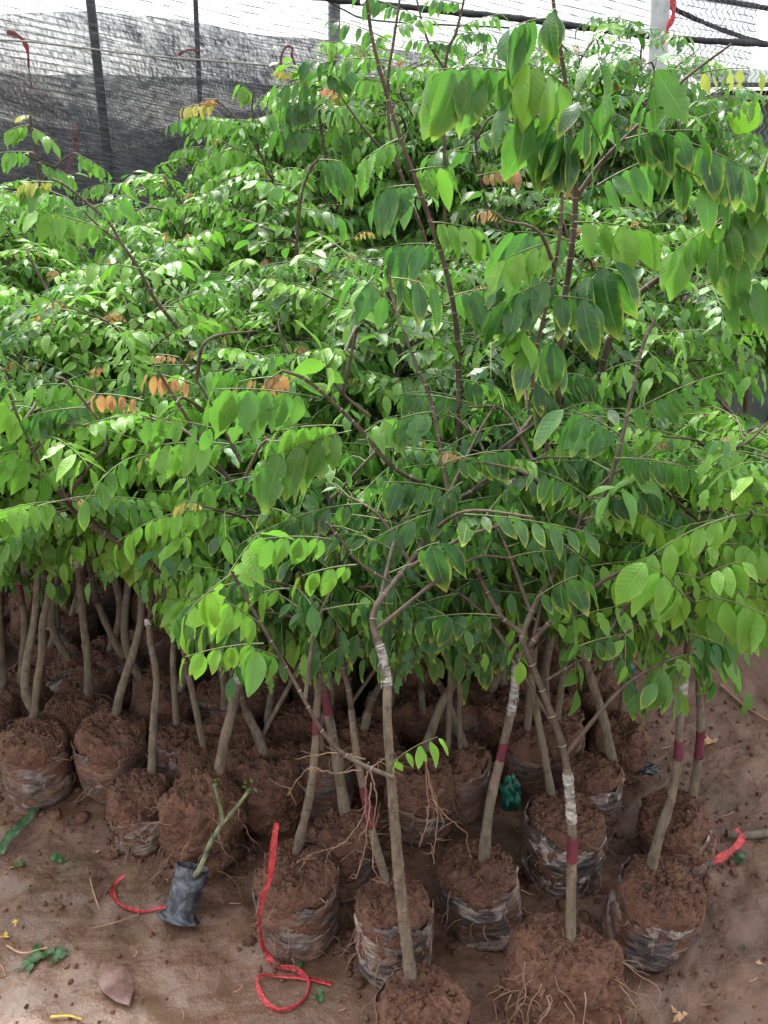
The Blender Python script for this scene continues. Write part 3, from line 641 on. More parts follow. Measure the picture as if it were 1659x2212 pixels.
# ------------------------------------------------------------------ fronds one can point at in the picture: (sapling, x0,y0, x1,y1, dY, n, leaf px, droop, kind, chew)
HF = [
 (13, 415, 1195, 225, 1160, .10, 9, 105, .95, 'lime', .5), (13, 400, 1200, 260, 1185, .15, 8, 95, .95, 'lime', .3),
 (13, 500, 1235, 340, 1300, .08, 8, 105, .9, 'bright', .2), (0, 500, 1240, 400, 1330, .02, 5, 125, .85, 'lime', .4),
 (0, 560, 1345, 470, 1290, .10, 6, 90, .8, 'bright', .2), (0, 570, 1390, 400, 1420, .10, 8, 95, .9, 'bright', 0),
 (0, 600, 1420, 545, 1400, .06, 5, 105, .9, 'light', 0), (0, 495, 1240, 560, 1150, .1, 5, 100, .5, 'bright', .3),
 (0, 838, 1655, 945, 1588, .0, 7, 66, .75, 'bright', 0),
 (0, 715, 1165, 560, 1165, .12, 7, 88, .9, 'light', .1), (0, 770, 1220, 650, 1245, .12, 6, 80, .9, 'bright', 0),
 (0, 960, 1100, 800, 1170, .25, 6, 105, .8, 'mid', 0), (0, 1000, 1040, 940, 1090, .22, 7, 110, .85, 'dark', .2), (0, 900, 1190, 950, 1170, .15, 4, 125, .8, 'dark', 0),
 (1, 1080, 1330, 920, 1335, .12, 9, 78, .9, 'dark', .1), (1, 1080, 1335, 890, 1350, .16, 7, 105, .9, 'mid', 0), (1, 1010, 1190, 1010, 1110, .18, 4, 110, .8, 'mid', .3),
 (1, 1235, 1290, 1245, 1490, .10, 7, 90, .5, 'mid', 0), (1, 1300, 1095, 1200, 1240, .2, 6, 100, .7, 'dark', 0),
 (1, 1300, 1100, 1160, 1010, .22, 9, 70, .85, 'dark', .0), (1, 1330, 990, 1490, 1010, .24, 9, 90, .85, 'dark', .1), (1, 1340, 940, 1220, 880, .22, 7, 120, .85, 'mid', .7),
 (1, 1350, 900, 1570, 800, .28, 11, 95, .8, 'mid', .8), (1, 1300, 1085, 1430, 1060, .22, 8, 80, .85, 'dark', 0), (1, 1385, 780, 1310, 800, .3, 6, 90, .8, 'light', .8),
 (1, 970, 1060, 830, 1040, .25, 8, 90, .8, 'dark', .2), (1, 960, 1000, 1120, 970, .26, 9, 80, .8, 'dark', 0), (1, 935, 890, 860, 905, .3, 7, 110, .85, 'mid', .6),
 (1, 850, 660, 770, 590, .4, 4, 125, .9, 'mid', .2), (1, 845, 600, 930, 620, .4, 4, 120, .9, 'dark', .1), (1, 850, 700, 960, 740, .42, 9, 58, .2, 'mid', 0), (1, 870, 740, 800, 720, .42, 8, 58, .2, 'mid', 0),
 (3, 1500, 1330, 1640, 1350, .05, 7, 115, .8, 'bright', .1), (3, 1495, 1300, 1400, 1220, .02, 5, 120, .9, 'lime', .1), (3, 1490, 1430, 1420, 1450, .0, 5, 105, .8, 'mid', 0), (3, 1495, 1370, 1570, 1400, .02, 7, 85, .7, 'mid', .1),
 (3, 1508, 1200, 1340, 1170, .12, 9, 80, .9, 'mid', .1), (3, 1510, 1140, 1650, 1110, .1, 8, 62, .8, 'bright', 0), (3, 1508, 1180, 1659, 1180, .1, 8, 80, .6, 'bright', .1), (3, 1515, 1070, 1640, 1060, .1, 8, 55, .9, 'lime', 0),
 (3, 1500, 1300, 1659, 1290, .03, 7, 110, .8, 'lime', .1), (3, 1480, 1290, 1395, 1210, -.04, 4, 125, .95, 'bright', .1), (3, 1540, 1290, 1659, 1330, -.03, 5, 130, .9, 'bright', .1), (3, 1510, 1250, 1600, 1210, .0, 7, 80, .7, 'bright', .1), (15, 40, 960, -20, 930, -.05, 7, 100, .8, 'bright', .5), (15, 100, 900, 10, 830, -.05, 8, 95, .8, 'bright', .5),
 (3, 1470, 1500, 1420, 1470, .0, 4, 90, .8, 'mid', 0), (3, 1330, 1400, 1390, 1530, .02, 9, 75, .8, 'mid', .4), (3, 1500, 1400, 1540, 1470, .0, 7, 75, .8, 'mid', 0),
 (1, 1240, 1400, 1345, 1370, .1, 7, 75, .8, 'dark', 0), (1, 1160, 1290, 1250, 1240, .1, 5, 95, .8, 'dark', 0),
 (15, 30, 1130, 125, 1190, .1, 6, 95, .8, 'light', .7), (15, 110, 1150, 0, 1180, .1, 7, 95, .85, 'light', .8), (15, 90, 1060, -30, 1100, .1, 7, 85, .6, 'bright', .3), (17, 160, 1130, 180, 1120, .05, 3, 90, .7, 'mid', 0),
]
for si, x0, y0, x1, y1, dY, n, lp, dr, kind, chew in HF:
    s = SAP[si]; Y = s['Yb'] + dY - (.13 if si == 3 else (.05 if si > 10 else .02)); a = onY(x0, y0, Y); b = onY(x1, y1, Y + RNG.uniform(-.05, .02)); L = np.linalg.norm(b - a)
    sag = .18; d = b - a + UP * sag * L
    frond(s['L'], a, d, np.linalg.norm(d), n, lp * proj(a)[2] / PF * .92, dr, kind, chew, sag, .5)
COP = [(13, 310, 870, 205, 850, .3, 50), (15, 330, 855, 225, 858, .3, 45)]
for s in SAP:
    s['T'].build('branches', [M['node'], M['twig']], s['root'], s['c'])
    if s['L'].n: s['L'].build('crown', [M['leaf'], M['stalk']], s['root'], s['c'])
    if s['Yg'].n: s['Yg'].build('young_leaves', [M['leaf'], M['stalk']], s['root'], s['c'])

# ------------------------------------------------------------------ taller saplings standing among the rows, drawn from the photo
TALL = [
 dict(base=(.22, 1.95), tr=[(1205, 900, 0), (1213, 700, 0), (1232, 560, .0), (1243, 430, .0), (1232, 300, .0), (1222, 180, 0), (1200, 40, 0), (1188, -60, 0)], Y=1.72, th=19, label='tallest sapling at right whose brown stem runs out of the top of the picture',
      side=[[(1243, 430, 0), (1300, 350, 0), (1400, 250, .0), (1480, 170, .02), (1580, 95, .02)]],
      fr=[(1170, 165, 940, 150, -.1, 10, 135, .97, 'mid', .05), (1225, 190, 1140, 135, -.12, 5, 150, .95, 'light', .1), (1232, 330, 1110, 205, -.08, 5, 160, .9, 'mid', .1), (1240, 330, 1200, 250, -.1, 5, 150, .9, 'dark', 0),
          (1310, 340, 1250, 215, -.1, 5, 120, .9, 'dark', 0), (1330, 310, 1290, 110, -.08, 7, 130, .85, 'mid', .2), (1390, 265, 1420, 120, -.08, 5, 135, .8, 'mid', .5), (1200, 40, 1100, 60, -.1, 7, 125, .95, 'mid', .3), (1200, 20, 1190, 30, -.1, 4, 110, .9, 'dark', 0),
          (1350, 300, 1500, 280, -.06, 8, 100, .8, 'dark', .05), (1380, 275, 1640, 380, -.05, 9, 115, .85, 'dark', .05), (1400, 330, 1560, 420, -.03, 6, 110, .85, 'mid', .2), (1500, 160, 1640, 150, .05, 4, 60, .9, 'yellow', .4), (1232, 520, 1110, 500, -.05, 6, 130, .7, 'mid', .1),
          (1240, 480, 1400, 500, -.1, 7, 110, .75, 'light', .4), (1220, 640, 1330, 560, -.12, 6, 145, .85, 'dark', 0), (1215, 620, 1100, 570, -.15, 7, 130, .9, 'mid', .4), (1215, 760, 1160, 720, -.15, 6, 160, .9, 'dark', 0), (1290, 400, 1440, 330, .0, 6, 100, .8, 'mid', .1)]),
 dict(base=(.12, 1.8), tr=[(992, 940, 0), (990, 800, .0), (985, 700, 0), (965, 590, 0), (940, 510, 0), (895, 380, .0), (855, 270, .0), (810, 110, .0), (795, 20, 0), (790, -40, 0)], Y=1.62, th=15, label='slender dark stem sapling curving left through the middle to the top edge',
      side=[], fr=[(985, 700, 880, 690, .0, 9, 60, .3, 'mid', 0), (975, 640, 1090, 620, .0, 8, 110, .8, 'mid', .3), (950, 530, 850, 530, -.02, 7, 110, .85, 'mid', .2), (930, 480, 1040, 500, -.02, 8, 90, .8, 'light', .2), (900, 400, 820, 410, .0, 7, 115, .9, 'mid', .5), (890, 370, 960, 360, 0, 7, 90, .85, 'light', .6), (860, 300, 780, 350, 0, 7, 75, .7, 'light', .5), (990, 820, 1080, 840, -.02, 8, 75, .5, 'dark', 0), (988, 760, 890, 760, 0, 9, 58, .3, 'mid', 0)]),
 dict(base=(-.28, 2.35), tr=[(633, 760, 0), (636, 640, 0), (640, 540, 0), (650, 430, 0), (668, 370, 0), (692, 338, 0)], Y=2.15, th=9, label='slim sapling with a pink budded tip standing left of centre',
      side=[], fr=[(690, 345, 740, 350, -.05, 6, 100, .95, 'mid', .3), (655, 430, 560, 390, 0, 10, 65, .3, 'light', .2), (650, 450, 740, 470, 0, 9, 62, .3, 'mid', 0), (640, 540, 540, 520, 0, 10, 50, .2, 'mid', 0), (640, 560, 740, 560, 0, 9, 55, .3, 'mid', 0), (636, 620, 560, 620, 0, 9, 50, .3, 'dark', 0), (640, 500, 560, 480, 0, 8, 50, .3, 'light', 0)], top='copper'),
 dict(base=(-.8, 2.1), tr=[(330, 640, 0), (300, 580, 0), (262, 525, 0), (235, 480, 0), (190, 440, 0), (140, 400, 0), (110, 385, 0)], Y=1.95, th=9, label='grey brown sapling stem leaning left under the net at upper left',
      side=[[(262, 525, 0), (215, 490, 0), (180, 455, 0)]], fr=[(150, 430, 60, 400, 0, 9, 60, .7, 'light', .3), (235, 500, 60, 450, -.03, 11, 65, .8, 'light', .1), (200, 450, 280, 420, 0, 7, 70, .6, 'light', .6), (300, 580, 180, 570, -.05, 8, 60, .4, 'light', 0), (310, 590, 400, 560, 0, 8, 55, .3, 'light', 0), (120, 395, 45, 395, 0, 9, 40, .9, 'yellow', .4)]),
 dict(base=(-.62, 1.6), tr=[(500, 1040, .02), (440, 960, .02), (390, 880, 0), (340, 800, 0)], Y=1.5, th=13, label='red stemmed leaning sapling with orange young leaves, left middle',
      side=[[(520, 1000, .0), (470, 900, 0), (430, 830, 0), (385, 770, 0)]], fr=[(310, 865, 205, 850, 0, 7, 42, .9, 'copper', 0), (420, 830, 320, 805, 0, 7, 52, .92, 'copper', 0), (385, 772, 335, 765, 0, 8, 24, .6, 'copper', 0), (480, 930, 300, 900, -.04, 9, 80, .85, 'light', .7), (500, 960, 350, 960, 0, 9, 90, .8, 'light', .4), (560, 860, 620, 800, 0, 7, 34, .9, 'copper', 0)]),
 dict(base=(-.35, 1.55), tr=[(850, 1010, 0), (780, 930, 0), (720, 870, 0), (660, 820, 0), (610, 800, 0)], Y=1.42, th=13, label='red brown leaning sapling carrying a row of large drooping ragged leaves',
      side=[[(800, 900, .0), (740, 850, 0), (700, 790, 0)]], fr=[(690, 860, 460, 840, -.04, 10, 130, .97, 'light', .45), (760, 930, 560, 1000, -.03, 8, 140, .9, 'mid', .3), (610, 800, 570, 830, 0, 7, 38, .9, 'copper', 0), (720, 870, 700, 760, -.02, 6, 105, .4, 'light', .1), (600, 815, 515, 825, 0, 4, 34, .9, 'copper', 0), (780, 940, 840, 900, 0, 6, 100, .7, 'light', .3), (740, 920, 600, 930, -.02, 8, 110, .9, 'bright', .4)]),
 dict(base=(-1.0, 1.75), tr=[(190, 1130, 0), (140, 1080, 0), (90, 1010, 0), (50, 930, 0), (20, 850, 0)], Y=1.62, th=17, label='dark stemmed sapling leaning out past the left edge of the picture',
      side=[[(140, 1080, 0), (200, 1000, .0), (230, 940, .0), (150, 830, 0), (120, 815, 0)]], fr=[(60, 950, 0, 850, -.02, 8, 90, .7, 'bright', .6), (120, 1050, 10, 960, -.05, 7, 100, .7, 'light', .1), (200, 980, 60, 1040, -.02, 9, 80, .8, 'light', .6), (190, 880, 60, 900, 0, 10, 80, .9, 'mid', .1), (140, 1080, 250, 1050, 0, 8, 80, .8, 'light', .6)]),
 dict(base=(.8, 1.9), tr=[(1480, 560, 0), (1520, 510, 0), (1575, 460, 0), (1640, 370, 0), (1700, 300, 0)], Y=1.75, th=17, label='sapling leaning out of the right edge with large smooth hanging leaves',
      side=[], fr=[(1560, 480, 1460, 540, -.06, 7, 110, .8, 'bright', .05), (1600, 420, 1560, 520, -.08, 6, 130, .85, 'mid', .05), (1640, 380, 1600, 560, -.06, 6, 130, .85, 'mid', .1), (1560, 640, 1659, 600, -.1, 6, 125, .8, 'mid', .1), (1659, 330, 1640, 400, -.06, 5, 140, .9, 'light', .1)]),
 dict(base=(.5, 1.8), tr=[(1180, 980, 0), (1100, 1000, 0)][::-1] + [(1150, 820, 0), (1195, 600, 0), (1210, 500, 0), (1215, 420, 0)], Y=1.5, th=12, label='ringed brown stem sapling rising to the right in front of the dense middle',
      side=[], fr=[(1200, 600, 1060, 670, -.02, 8, 125, .85, 'mid', .4), (1160, 760, 1120, 700, -.02, 6, 100, .85, 'light', .3), (1195, 640, 1280, 650, -.03, 6, 130, .9, 'dark', 0), (1150, 820, 1200, 870, 0, 7, 100, .8, 'dark', .1), (1205, 520, 1090, 560, 0, 6, 110, .85, 'light', .4)]),
 dict(tr=[(960, 330, 0), (958, 230, 0), (965, 120, 0), (985, 70, 0), (1002, 0, 0), (1005, -40, 0)], Y=2.4, th=9, label='thin dark sapling with small leaflets against the white sky, top centre',
      side=[[(960, 150, 0), (925, 90, 0), (905, 20, 0), (895, -30, 0)]], fr=[(965, 100, 880, 85, 0, 11, 34, .6, 'mid', 0), (990, 60, 1080, 30, 0, 11, 34, .4, 'mid', 0), (985, 75, 1060, 70, 0, 11, 32, .6, 'mid', 0), (1003, 10, 930, 0, 0, 10, 34, .5, 'mid', 0), (910, 40, 840, 10, 0, 9, 34, .5, 'mid', 0), (925, 90, 1000, 100, 0, 9, 32, .8, 'mid', 0)]),
 dict(tr=[(880, 420, 0), (845, 300, 0), (838, 180, 0), (850, 90, 0), (862, 10, 0), (865, -30, 0)], Y=2.3, th=9, label='thin dark sapling just left of top centre with fern like fronds on white sky',
      side=[], fr=[(845, 90, 715, 40, 0, 9, 42, .7, 'mid', 0), (840, 130, 720, 130, 0, 9, 40, .8, 'mid', 0), (850, 60, 930, 40, 0, 9, 40, .5, 'mid', 0), (860, 20, 780, -10, 0, 9, 42, .5, 'mid', 0), (840, 180, 780, 170, 0, 8, 42, .8, 'light', 0)]),
 dict(tr=[(600, 420, 0), (560, 330, 0), (520, 270, 0), (490, 235, 0), (465, 215, 0)], Y=2.9, th=8, label='sapling arching left with cream young leaves on the skyline under the net',
      side=[[(560, 330, 0), (545, 250, 0), (548, 195, 0)]], fr=[(470, 225, 395, 232, 0, 8, 34, .8, 'cream', 0), (520, 270, 430, 260, 0, 9, 48, .7, 'light', .2), (545, 200, 520, 180, 0, 6, 44, .9, 'bright', 0), (470, 215, 440, 215, 0, 9, 22, .8, 'copper', 0), (520, 280, 600, 240, 0, 9, 50, .5, 'light', .2), (560, 340, 460, 330, 0, 10, 50, .7, 'light', .3)]),
 dict(tr=[(720, 420, 0), (700, 320, 0), (690, 240, 0), (700, 180, 0), (725, 130, 0)], Y=2.8, th=9, label='dark green bushy sapling forming the highest hump below the net, left of top centre',
      side=[], fr=[(700, 190, 600, 180, 0, 8, 62, .8, 'mid', .2), (700, 170, 760, 150, 0, 8, 60, .8, 'mid', 0), (695, 220, 610, 230, 0, 8, 66, .9, 'dark', .1), (690, 240, 780, 230, 0, 8, 66, .8, 'dark', 0), (725, 140, 660, 130, 0, 7, 56, .7, 'mid', .1), (640, 160, 600, 150, 0, 7, 26, .8, 'cream', 0), (700, 290, 600, 280, 0, 9, 66, .8, 'mid', .1), (700, 290, 790, 290, 0, 9, 66, .8, 'mid', .1), (720, 130, 715, 95, 0, 7, 34, .9, 'bright', 0)]),
 dict(tr=[(90, 480, 0), (85, 400, 0), (78, 340, 0), (70, 285, 0), (64, 250, 0)], Y=2.7, th=8, label='sapling whose glary top stands before the net at the left edge',
      side=[[(85, 400, 0), (130, 350, 0), (160, 330, 0)]], fr=[(66, 270, 20, 280, 0, 7, 44, .8, 'light', .2), (66, 275, 110, 300, 0, 6, 46, .6, 'light', 0), (64, 250, 50, 250, 0, 3, 26, .3, 'cream', 0), (75, 330, 0, 330, 0, 8, 50, .7, 'light', .1), (80, 350, 150, 380, 0, 8, 50, .7, 'light', .3), (160, 330, 230, 370, 0, 8, 46, .9, 'light', .5)]),
 dict(tr=[(1090, 520, 0), (1050, 440, 0), (1030, 330, 0), (1025, 250, 0)], Y=2.5, th=10, label='dark stemmed sapling in shade left of the tallest one',
      side=[], fr=[(1030, 380, 1130, 370, -.1, 12, 34, .8, 'copper', 0), (1030, 330, 930, 330, 0, 10, 56, .6, 'mid', 0), (1030, 300, 1110, 260, 0, 9, 56, .6, 'mid', 0), (1026, 260, 960, 240, 0, 8, 56, .6, 'light', 0)]),
]
for ti, t in enumerate(TALL):
    q0, q1 = onY(*t['tr'][0][:2], t['Y']), onY(*t['tr'][1][:2], t['Y']); tn = nrm(q1 - q0); tn[2] = max(tn[2], .35); tn = nrm(tn)
    bx = q0[0] - tn[0] / tn[2] * min(.22, q0[2] * .25); by = max(t['Y'] + .12, 1.75); c = np.array([bx, by, gh(bx, by)])
    root = empty('fruit_sapling', tuple(c), t['label'], 'sapling', 'grafted fruit saplings with leafy crowns')
    so, bgm = pot_meshes(.08, .18, 'bag', 40 + ti, (0, 0), .5); so.build('soil_ball', M['soil'], root); bgm.build('grow_bag', M['bag'], root)
    pts = [onY(x, y, t['Y'] + dy) for x, y, dy in t['tr']]; b0 = np.array([bx, by, .16])
    m1 = pts[0] - tn * min(.22, pts[0][2] * .3); m1[1] = (b0[1] + pts[0][1]) / 2; m0 = (b0 + m1) / 2 + [0, .01, 0]
    P = smooth_path([b0, m0, m1] + pts, 7); r0 = t['th'] * .78 / 2 * t['Y'] / PF
    mt = MB(); mt.tube(P[:8], np.linspace(r0 * 1.5, r0 * 1.3, 8), 12, 0, True, wob=.03); mt.build('trunk', M['bark'], root, c)
    mb = MB(); mL = MB(); mY = MB(); Q = P[7:]
    mb.tube(Q, np.linspace(r0 * 1.25, max(.0028, r0 * .4), len(Q)) , 10, 1, True, wob=.03); mb.nodes(Q, np.linspace(r0 * 1.25, max(.0028, r0 * .4), len(Q)))
    for sd_ in t['side']:
        q = smooth_path([onY(x, y, t['Y'] + dy) for x, y, dy in sd_], 7); mb.tube(q, np.linspace(r0 * .7, .0022, len(q)), 8, 1, True)
        grow(mL, mb, None, q[3:], 2, .16, kindfn('mid'), ll=.06, young=mY, nf=3)
    for x0, y0, x1, y1, dY, n, lp, dr, kind, chew in t['fr']:
        Y = t['Y'] + dY; a = onY(x0, y0, t['Y'] + dY * .3); b = onY(x1, y1, Y); L = np.linalg.norm(b - a); sag = .15; d = b - a + UP * sag * L
        frond(mY if kind == 'copper' else mL, a, d, np.linalg.norm(d), n, lp * proj(a)[2] / PF, dr, kind, chew, sag, .47)
    grow(mL, mb, None, Q[3:-4] if len(Q) > 12 else Q, 7, .24, kindfn('dark' if ti in (0, 1, 8) else 'light'), ll=.062, young=mY)
    mb.build('branches', [M['node'], M['twig']], root, c); mL.build('crown', [M['leaf'], M['stalk']], root, c)
    if mY.n: mY.build('young_leaves', [M['leaf'], M['stalk']], root, c)

# ------------------------------------------------------------------ the crowded rows behind: a few kinds, copied thing by thing
def proto_crown(i, light):
    mb = MB(); tw = MB(); yg = MB()
    lead = smooth_path([[0, 0, -.56], [RNG.normal(0, .03), RNG.normal(0, .03), -.38], [RNG.normal(0, .05), RNG.normal(0, .05), -.2], [0, 0, -.02]], 6)
    tw.tube(lead, np.linspace(.008, .0025, len(lead)), 8, 1)
    def kf(p):
        r = RNG.random()
        if light: return 'light' if r < .55 else ('bright' if r < .8 else 'mid')  # lighter leaf tints in the back rows also stand in for bright haze
        return 'mid' if r < .5 else ('light' if r < .72 else 'dark')
    grow(mb, tw, None, lead, 13, .26, kf, .6, .054, False, 6, yg, None, 12)
    for k in range(5):
        a = RNG.uniform(0, 6.28); frond(mb, lead[-1] - [0, 0, .03 * k], [math.cos(a), math.sin(a), .6], .2, 12, .054, .35, kf(None), .4 if k % 2 else 0, .4)
    frond(yg, lead[-1], [.3, -.3, 1], .07, 8, .024, .6, 'copper', 0, .5)
    return mb, tw, yg
protos = []
for i in range(8):
    mb, tw, yg = proto_crown(i, i % 2 == 0)
    so, bgm = pot_meshes(.085, .18, 'bag' if i % 3 else 'low', 60 + i, (RNG.normal(0, .15), RNG.normal(0, .15)), .5)
    st = MB(); q = smooth_path([[0, 0, .13], [RNG.normal(0, .04), RNG.normal(0, .04), .45], [RNG.normal(0, .02), RNG.normal(0, .02), .80], [0, 0, 1.0]], 6)
    st.tube(q, np.linspace(.014, .0085, len(q)), 10, 0, True, wob=.03)
    protos.append((so, bgm, st, mb, tw, yg))
built = {}
def rear(i, x, y, ztop, label, group='grafted fruit saplings with leafy crowns'):
    ang = RNG.uniform(0, 6.28)
    if i not in built:
        so, bgm, st, mb, tw, yg = protos[i]; root = empty('fruit_sapling', (x, y, gh(x, y)), label, 'sapling', group)
        ch = [so.build('soil_ball', M['soil'], root), bgm.build('grow_bag', M['bag'], root), st.build('trunk', M['bark'], root), tw.build('branches', [M['node'], M['twig']], root), mb.build('crown', [M['leaf'], M['stalk']], root), yg.build('young_leaves', [M['leaf'], M['stalk']], root)]
        built[i] = (root, ch)
    else:
        r0, ch0 = built[i]; root = r0.copy(); C.objects.link(root); root.location = (x, y, gh(x, y)); root['label'] = label; ch = []
        for o in ch0:
            k = o.copy(); C.objects.link(k); k.parent = root; ch.append(k)
    root.rotation_euler = (0, 0, ang)
    for o in ch[3:]: o.location = (0, 0, ztop)
    ch[2].scale = (1, 1, max(.4, (ztop - .55)))
    return root
cnt = 0
for yy in np.arange(1.95, 3.5, .215):
    for xx in np.arange(-2.3, 2.35, .235):
        x = xx + RNG.normal(0, .05); y = yy + RNG.normal(0, .045)
        xp, _, f = proj(np.array([x, y, 1.3]))
        if xp < -450 or xp > 2150: continue
        # gap of open ground at the right edge
        if xp > 1500 and y < 2.75: continue
        if xp > 1330 and y < 2.15: continue
        # highest crown that keeps under the pictured skyline
        zs = onY(xp, np.interp(xp, SKX, SKY), y)[2]
        mg = .20 if xp < 560 else .10
        z = min(zs - mg, envz(x, y) - .02) + RNG.normal(0, .08)
        if y > 2.8: z = max(z, min(zs - mg, 2.3)) - abs(RNG.normal(0, .08))
        if xp > 1250 and 2.3 < y < 2.75 and RNG.random() < .6: continue
        side_ = 'left' if xp < 450 else ('middle' if xp < 1150 else 'right')
        lab = {'left': 'leafy sapling packed in the crowded back rows under the dark net, left part', 'middle': 'leafy sapling packed in the crowded back rows, middle part of the mass', 'right': 'leafy sapling packed in the crowded back rows before the wire fence, right part'}[side_]
        i = int(RNG.integers(0, 4)) * 2 + (0 if (xp < 900 and RNG.random() < .85) or RNG.random() < .3 else 1)
        rear(i, x, y, z, lab); cnt += 1
print('rear saplings', cnt)

# ------------------------------------------------------------------ nets, posts, fence beyond
def sheet(name, mat, fx, top, bot, Y0, parent, nx=90, nz=26, fold=.03, seed=0):
    """hanging cloth between two picture-derived height curves, with soft folds"""
    V = []; U = []
    for j in range(nz):
        v = j / (nz - 1)
        for i in range(nx):
            x = fx[0] + (fx[1] - fx[0]) * i / (nx - 1); zt = np.interp(x, *top); zb = np.interp(x, *bot)
            z = zb + (zt - zb) * v
            y = Y0 + fold * mn.noise(Vector((x * 2.1, z * 2.5, seed))) * 2 + .02 * math.sin(x * 9 + z * 3)
            V.append((x, y, z)); U.append((x, z + .20 * x + .03 * mn.noise(Vector((x * 1.3, z, seed + 5)))))
    F = [[j * nx + i, j * nx + i + 1, (j + 1) * nx + i + 1, (j + 1) * nx + i] for j in range(nz - 1) for i in range(nx - 1)]
    mb = MB(); mb.add(V, F, 0, np.array(U)); return mb.build(name, mat, parent)
NY = 4.3
def at(x, y, Y=NY): return onY(x, y, Y)
nroot = empty('shade_net', (0, 0, 0), 'black knitted shade net hung behind the saplings, sky showing through it', 'shade net')
def zc(pts, Y): P = [at(x, y, Y) for x, y in pts]; return ([p[0] for p in P], [p[2] for p in P])
sheet('net_cloth', M['net'], (-4, 1.75), ([-4, 2], [3.9, 3.9]), ([-4, 2], [.05, .05]), NY, nroot, seed=1)
sheet('net_dim_fold', M['net2'], (-4, .75), zc([(-500, 60), (0, 30), (200, 22), (420, 48), (620, 80), (900, 110), (1200, 190)], NY + .1), ([-4, 2], [.05, .05]), NY + .1, nroot, seed=2)  # stacked layers, partly folds, partly added to dim the lower net like a dark backdrop
sheet('net_dim_fold', M['net2'], (-4, 1.0), zc([(-500, 160), (0, 150), (90, 165), (250, 160), (450, 170), (700, 190), (1200, 260)], NY + .16), ([-4, 2], [.05, .05]), NY + .16, nroot, seed=3)
sheet('net_dim_fold', M['net2'], (-4, 1.0), zc([(-500, 250), (0, 260), (250, 290), (450, 260), (600, 225), (1200, 300)], NY + .22), ([-4, 2], [.05, .05]), NY + .22, nroot, seed=4)
sheet('net_dim_fold', M['net2'], (-4, 1.9), zc([(-500, 300), (0, 330), (250, 330), (450, 280), (600, 260), (1200, 320), (1800, 330)], NY + .28), ([-4, 2], [.05, .05]), NY + .28, nroot, seed=5)
# seam cord and rolled hems
def cord(name, px, rad, mat, label, cat, Y=NY - .03, seg=8, sub=10, wob=0, group=None):
    P = smooth_path([at(x, y, Y) for x, y in px], sub); mb = MB(); mb.tube(P, rad if np.ndim(rad) else np.full(len(P), rad), seg, 0, True, wob=wob)
    return mb.build(name, mat, nroot) if name == 'cord' else tag(mb.build(name, mat, None), label, cat, group)
cord('cord', [(-80, 85), (60, 90), (300, 118), (500, 135), (700, 150), (860, 165)], .0045, M['rope'], 'pale cord strung along the net above the dark folds', 'cord')
cord('cord', [(640, -40), (740, 20), (820, 45), (1100, 60)], .004, M['darkpole'], 'dark cord slanting across the white sky at top centre', 'cord')
cord('rolled_net', [(660, -8), (900, 18), (1100, 38), (1300, 64), (1450, 82), (1659, 96), (1800, 105)], .014, M['bundle'], 'black rolled net hem sagging across the sky to the right edge', 'rolled net', wob=.25, sub=16)
cord('rolled_net', [(1250, -60), (1400, -8), (1500, 40), (1600, 78), (1720, 110)], .010, M['bundle'], 'thin black rolled net slanting down toward the right edge behind the post', 'rolled net', wob=.25, sub=14, Y=NY + .02)
cord('fence_rail', [(1380, -40), (1500, -10), (1659, 18), (1800, 40)], .012, M['bundle'], 'dark top rail of the wire fence in the upper right corner', 'rail', Y=NY + .05)
def post(px, r, mat, label, Y, name='net_post'):
    P = [at(*p, Y) for p in px]; d = P[-1] - P[0]; e = P[0].copy(); P0 = e + d * ((-e[2]) / d[2]) if abs(d[2]) > .1 else e
    top = P[0] if P[0][2] > P[-1][2] else P[-1]; top = top + (top - P0) * .3
    mb = MB(); mb.tube(smooth_path([P0, (P0 + top) / 2, top], 6), r, 14, 0, True); return tag(mb.build(name, mat), label, 'post')
post([(195, 0), (228, 300)], .022, M['darkpole'], 'dark pole standing behind the net at upper left', NY + .06)
post([(424, 40), (432, 220)], .012, M['darkpole'], 'thin pole behind the net left of centre', NY + .06)
post([(1427, 0), (1415, 260)], .042, M['steel'], 'pale galvanised steel post at upper right', NY - .15, 'steel_post')
post([(722, 0), (722, 200)], .03, M['steel'], 'pale post half hidden by leaves at top centre', NY + .06)
# chain link
fr_ = empty('wire_fence', tuple(at(1550, 200, NY)), 'grey chain link fence right of the steel post', 'fence'); mb = MB()
fo = np.array(fr_.location); x0, x1, z0, z1 = at(1438, 200, NY)[0], at(2200, 200, NY)[0], .9, at(1550, -40, NY)[2]
cw = .052; k = 0; x = x0
while x < x1:
    for ph in (0, 1):
        zz = np.arange(z0, z1, cw / 2 * 1.1); px_ = x + (cw / 2) * (((np.arange(len(zz)) + ph) % 2) - .5) + (cw / 2 if ph else 0)
        V = np.stack([px_, np.full(len(zz), NY + .004 * ph) + .0035 * ((np.arange(len(zz)) % 2) * 2 - 1), zz], 1); 
        if ph == 0: mb.tube(V, .0019, 4, 0, False)
    x += cw / 2
mb.build('wire_mesh', M['wire'], fr_, fo)
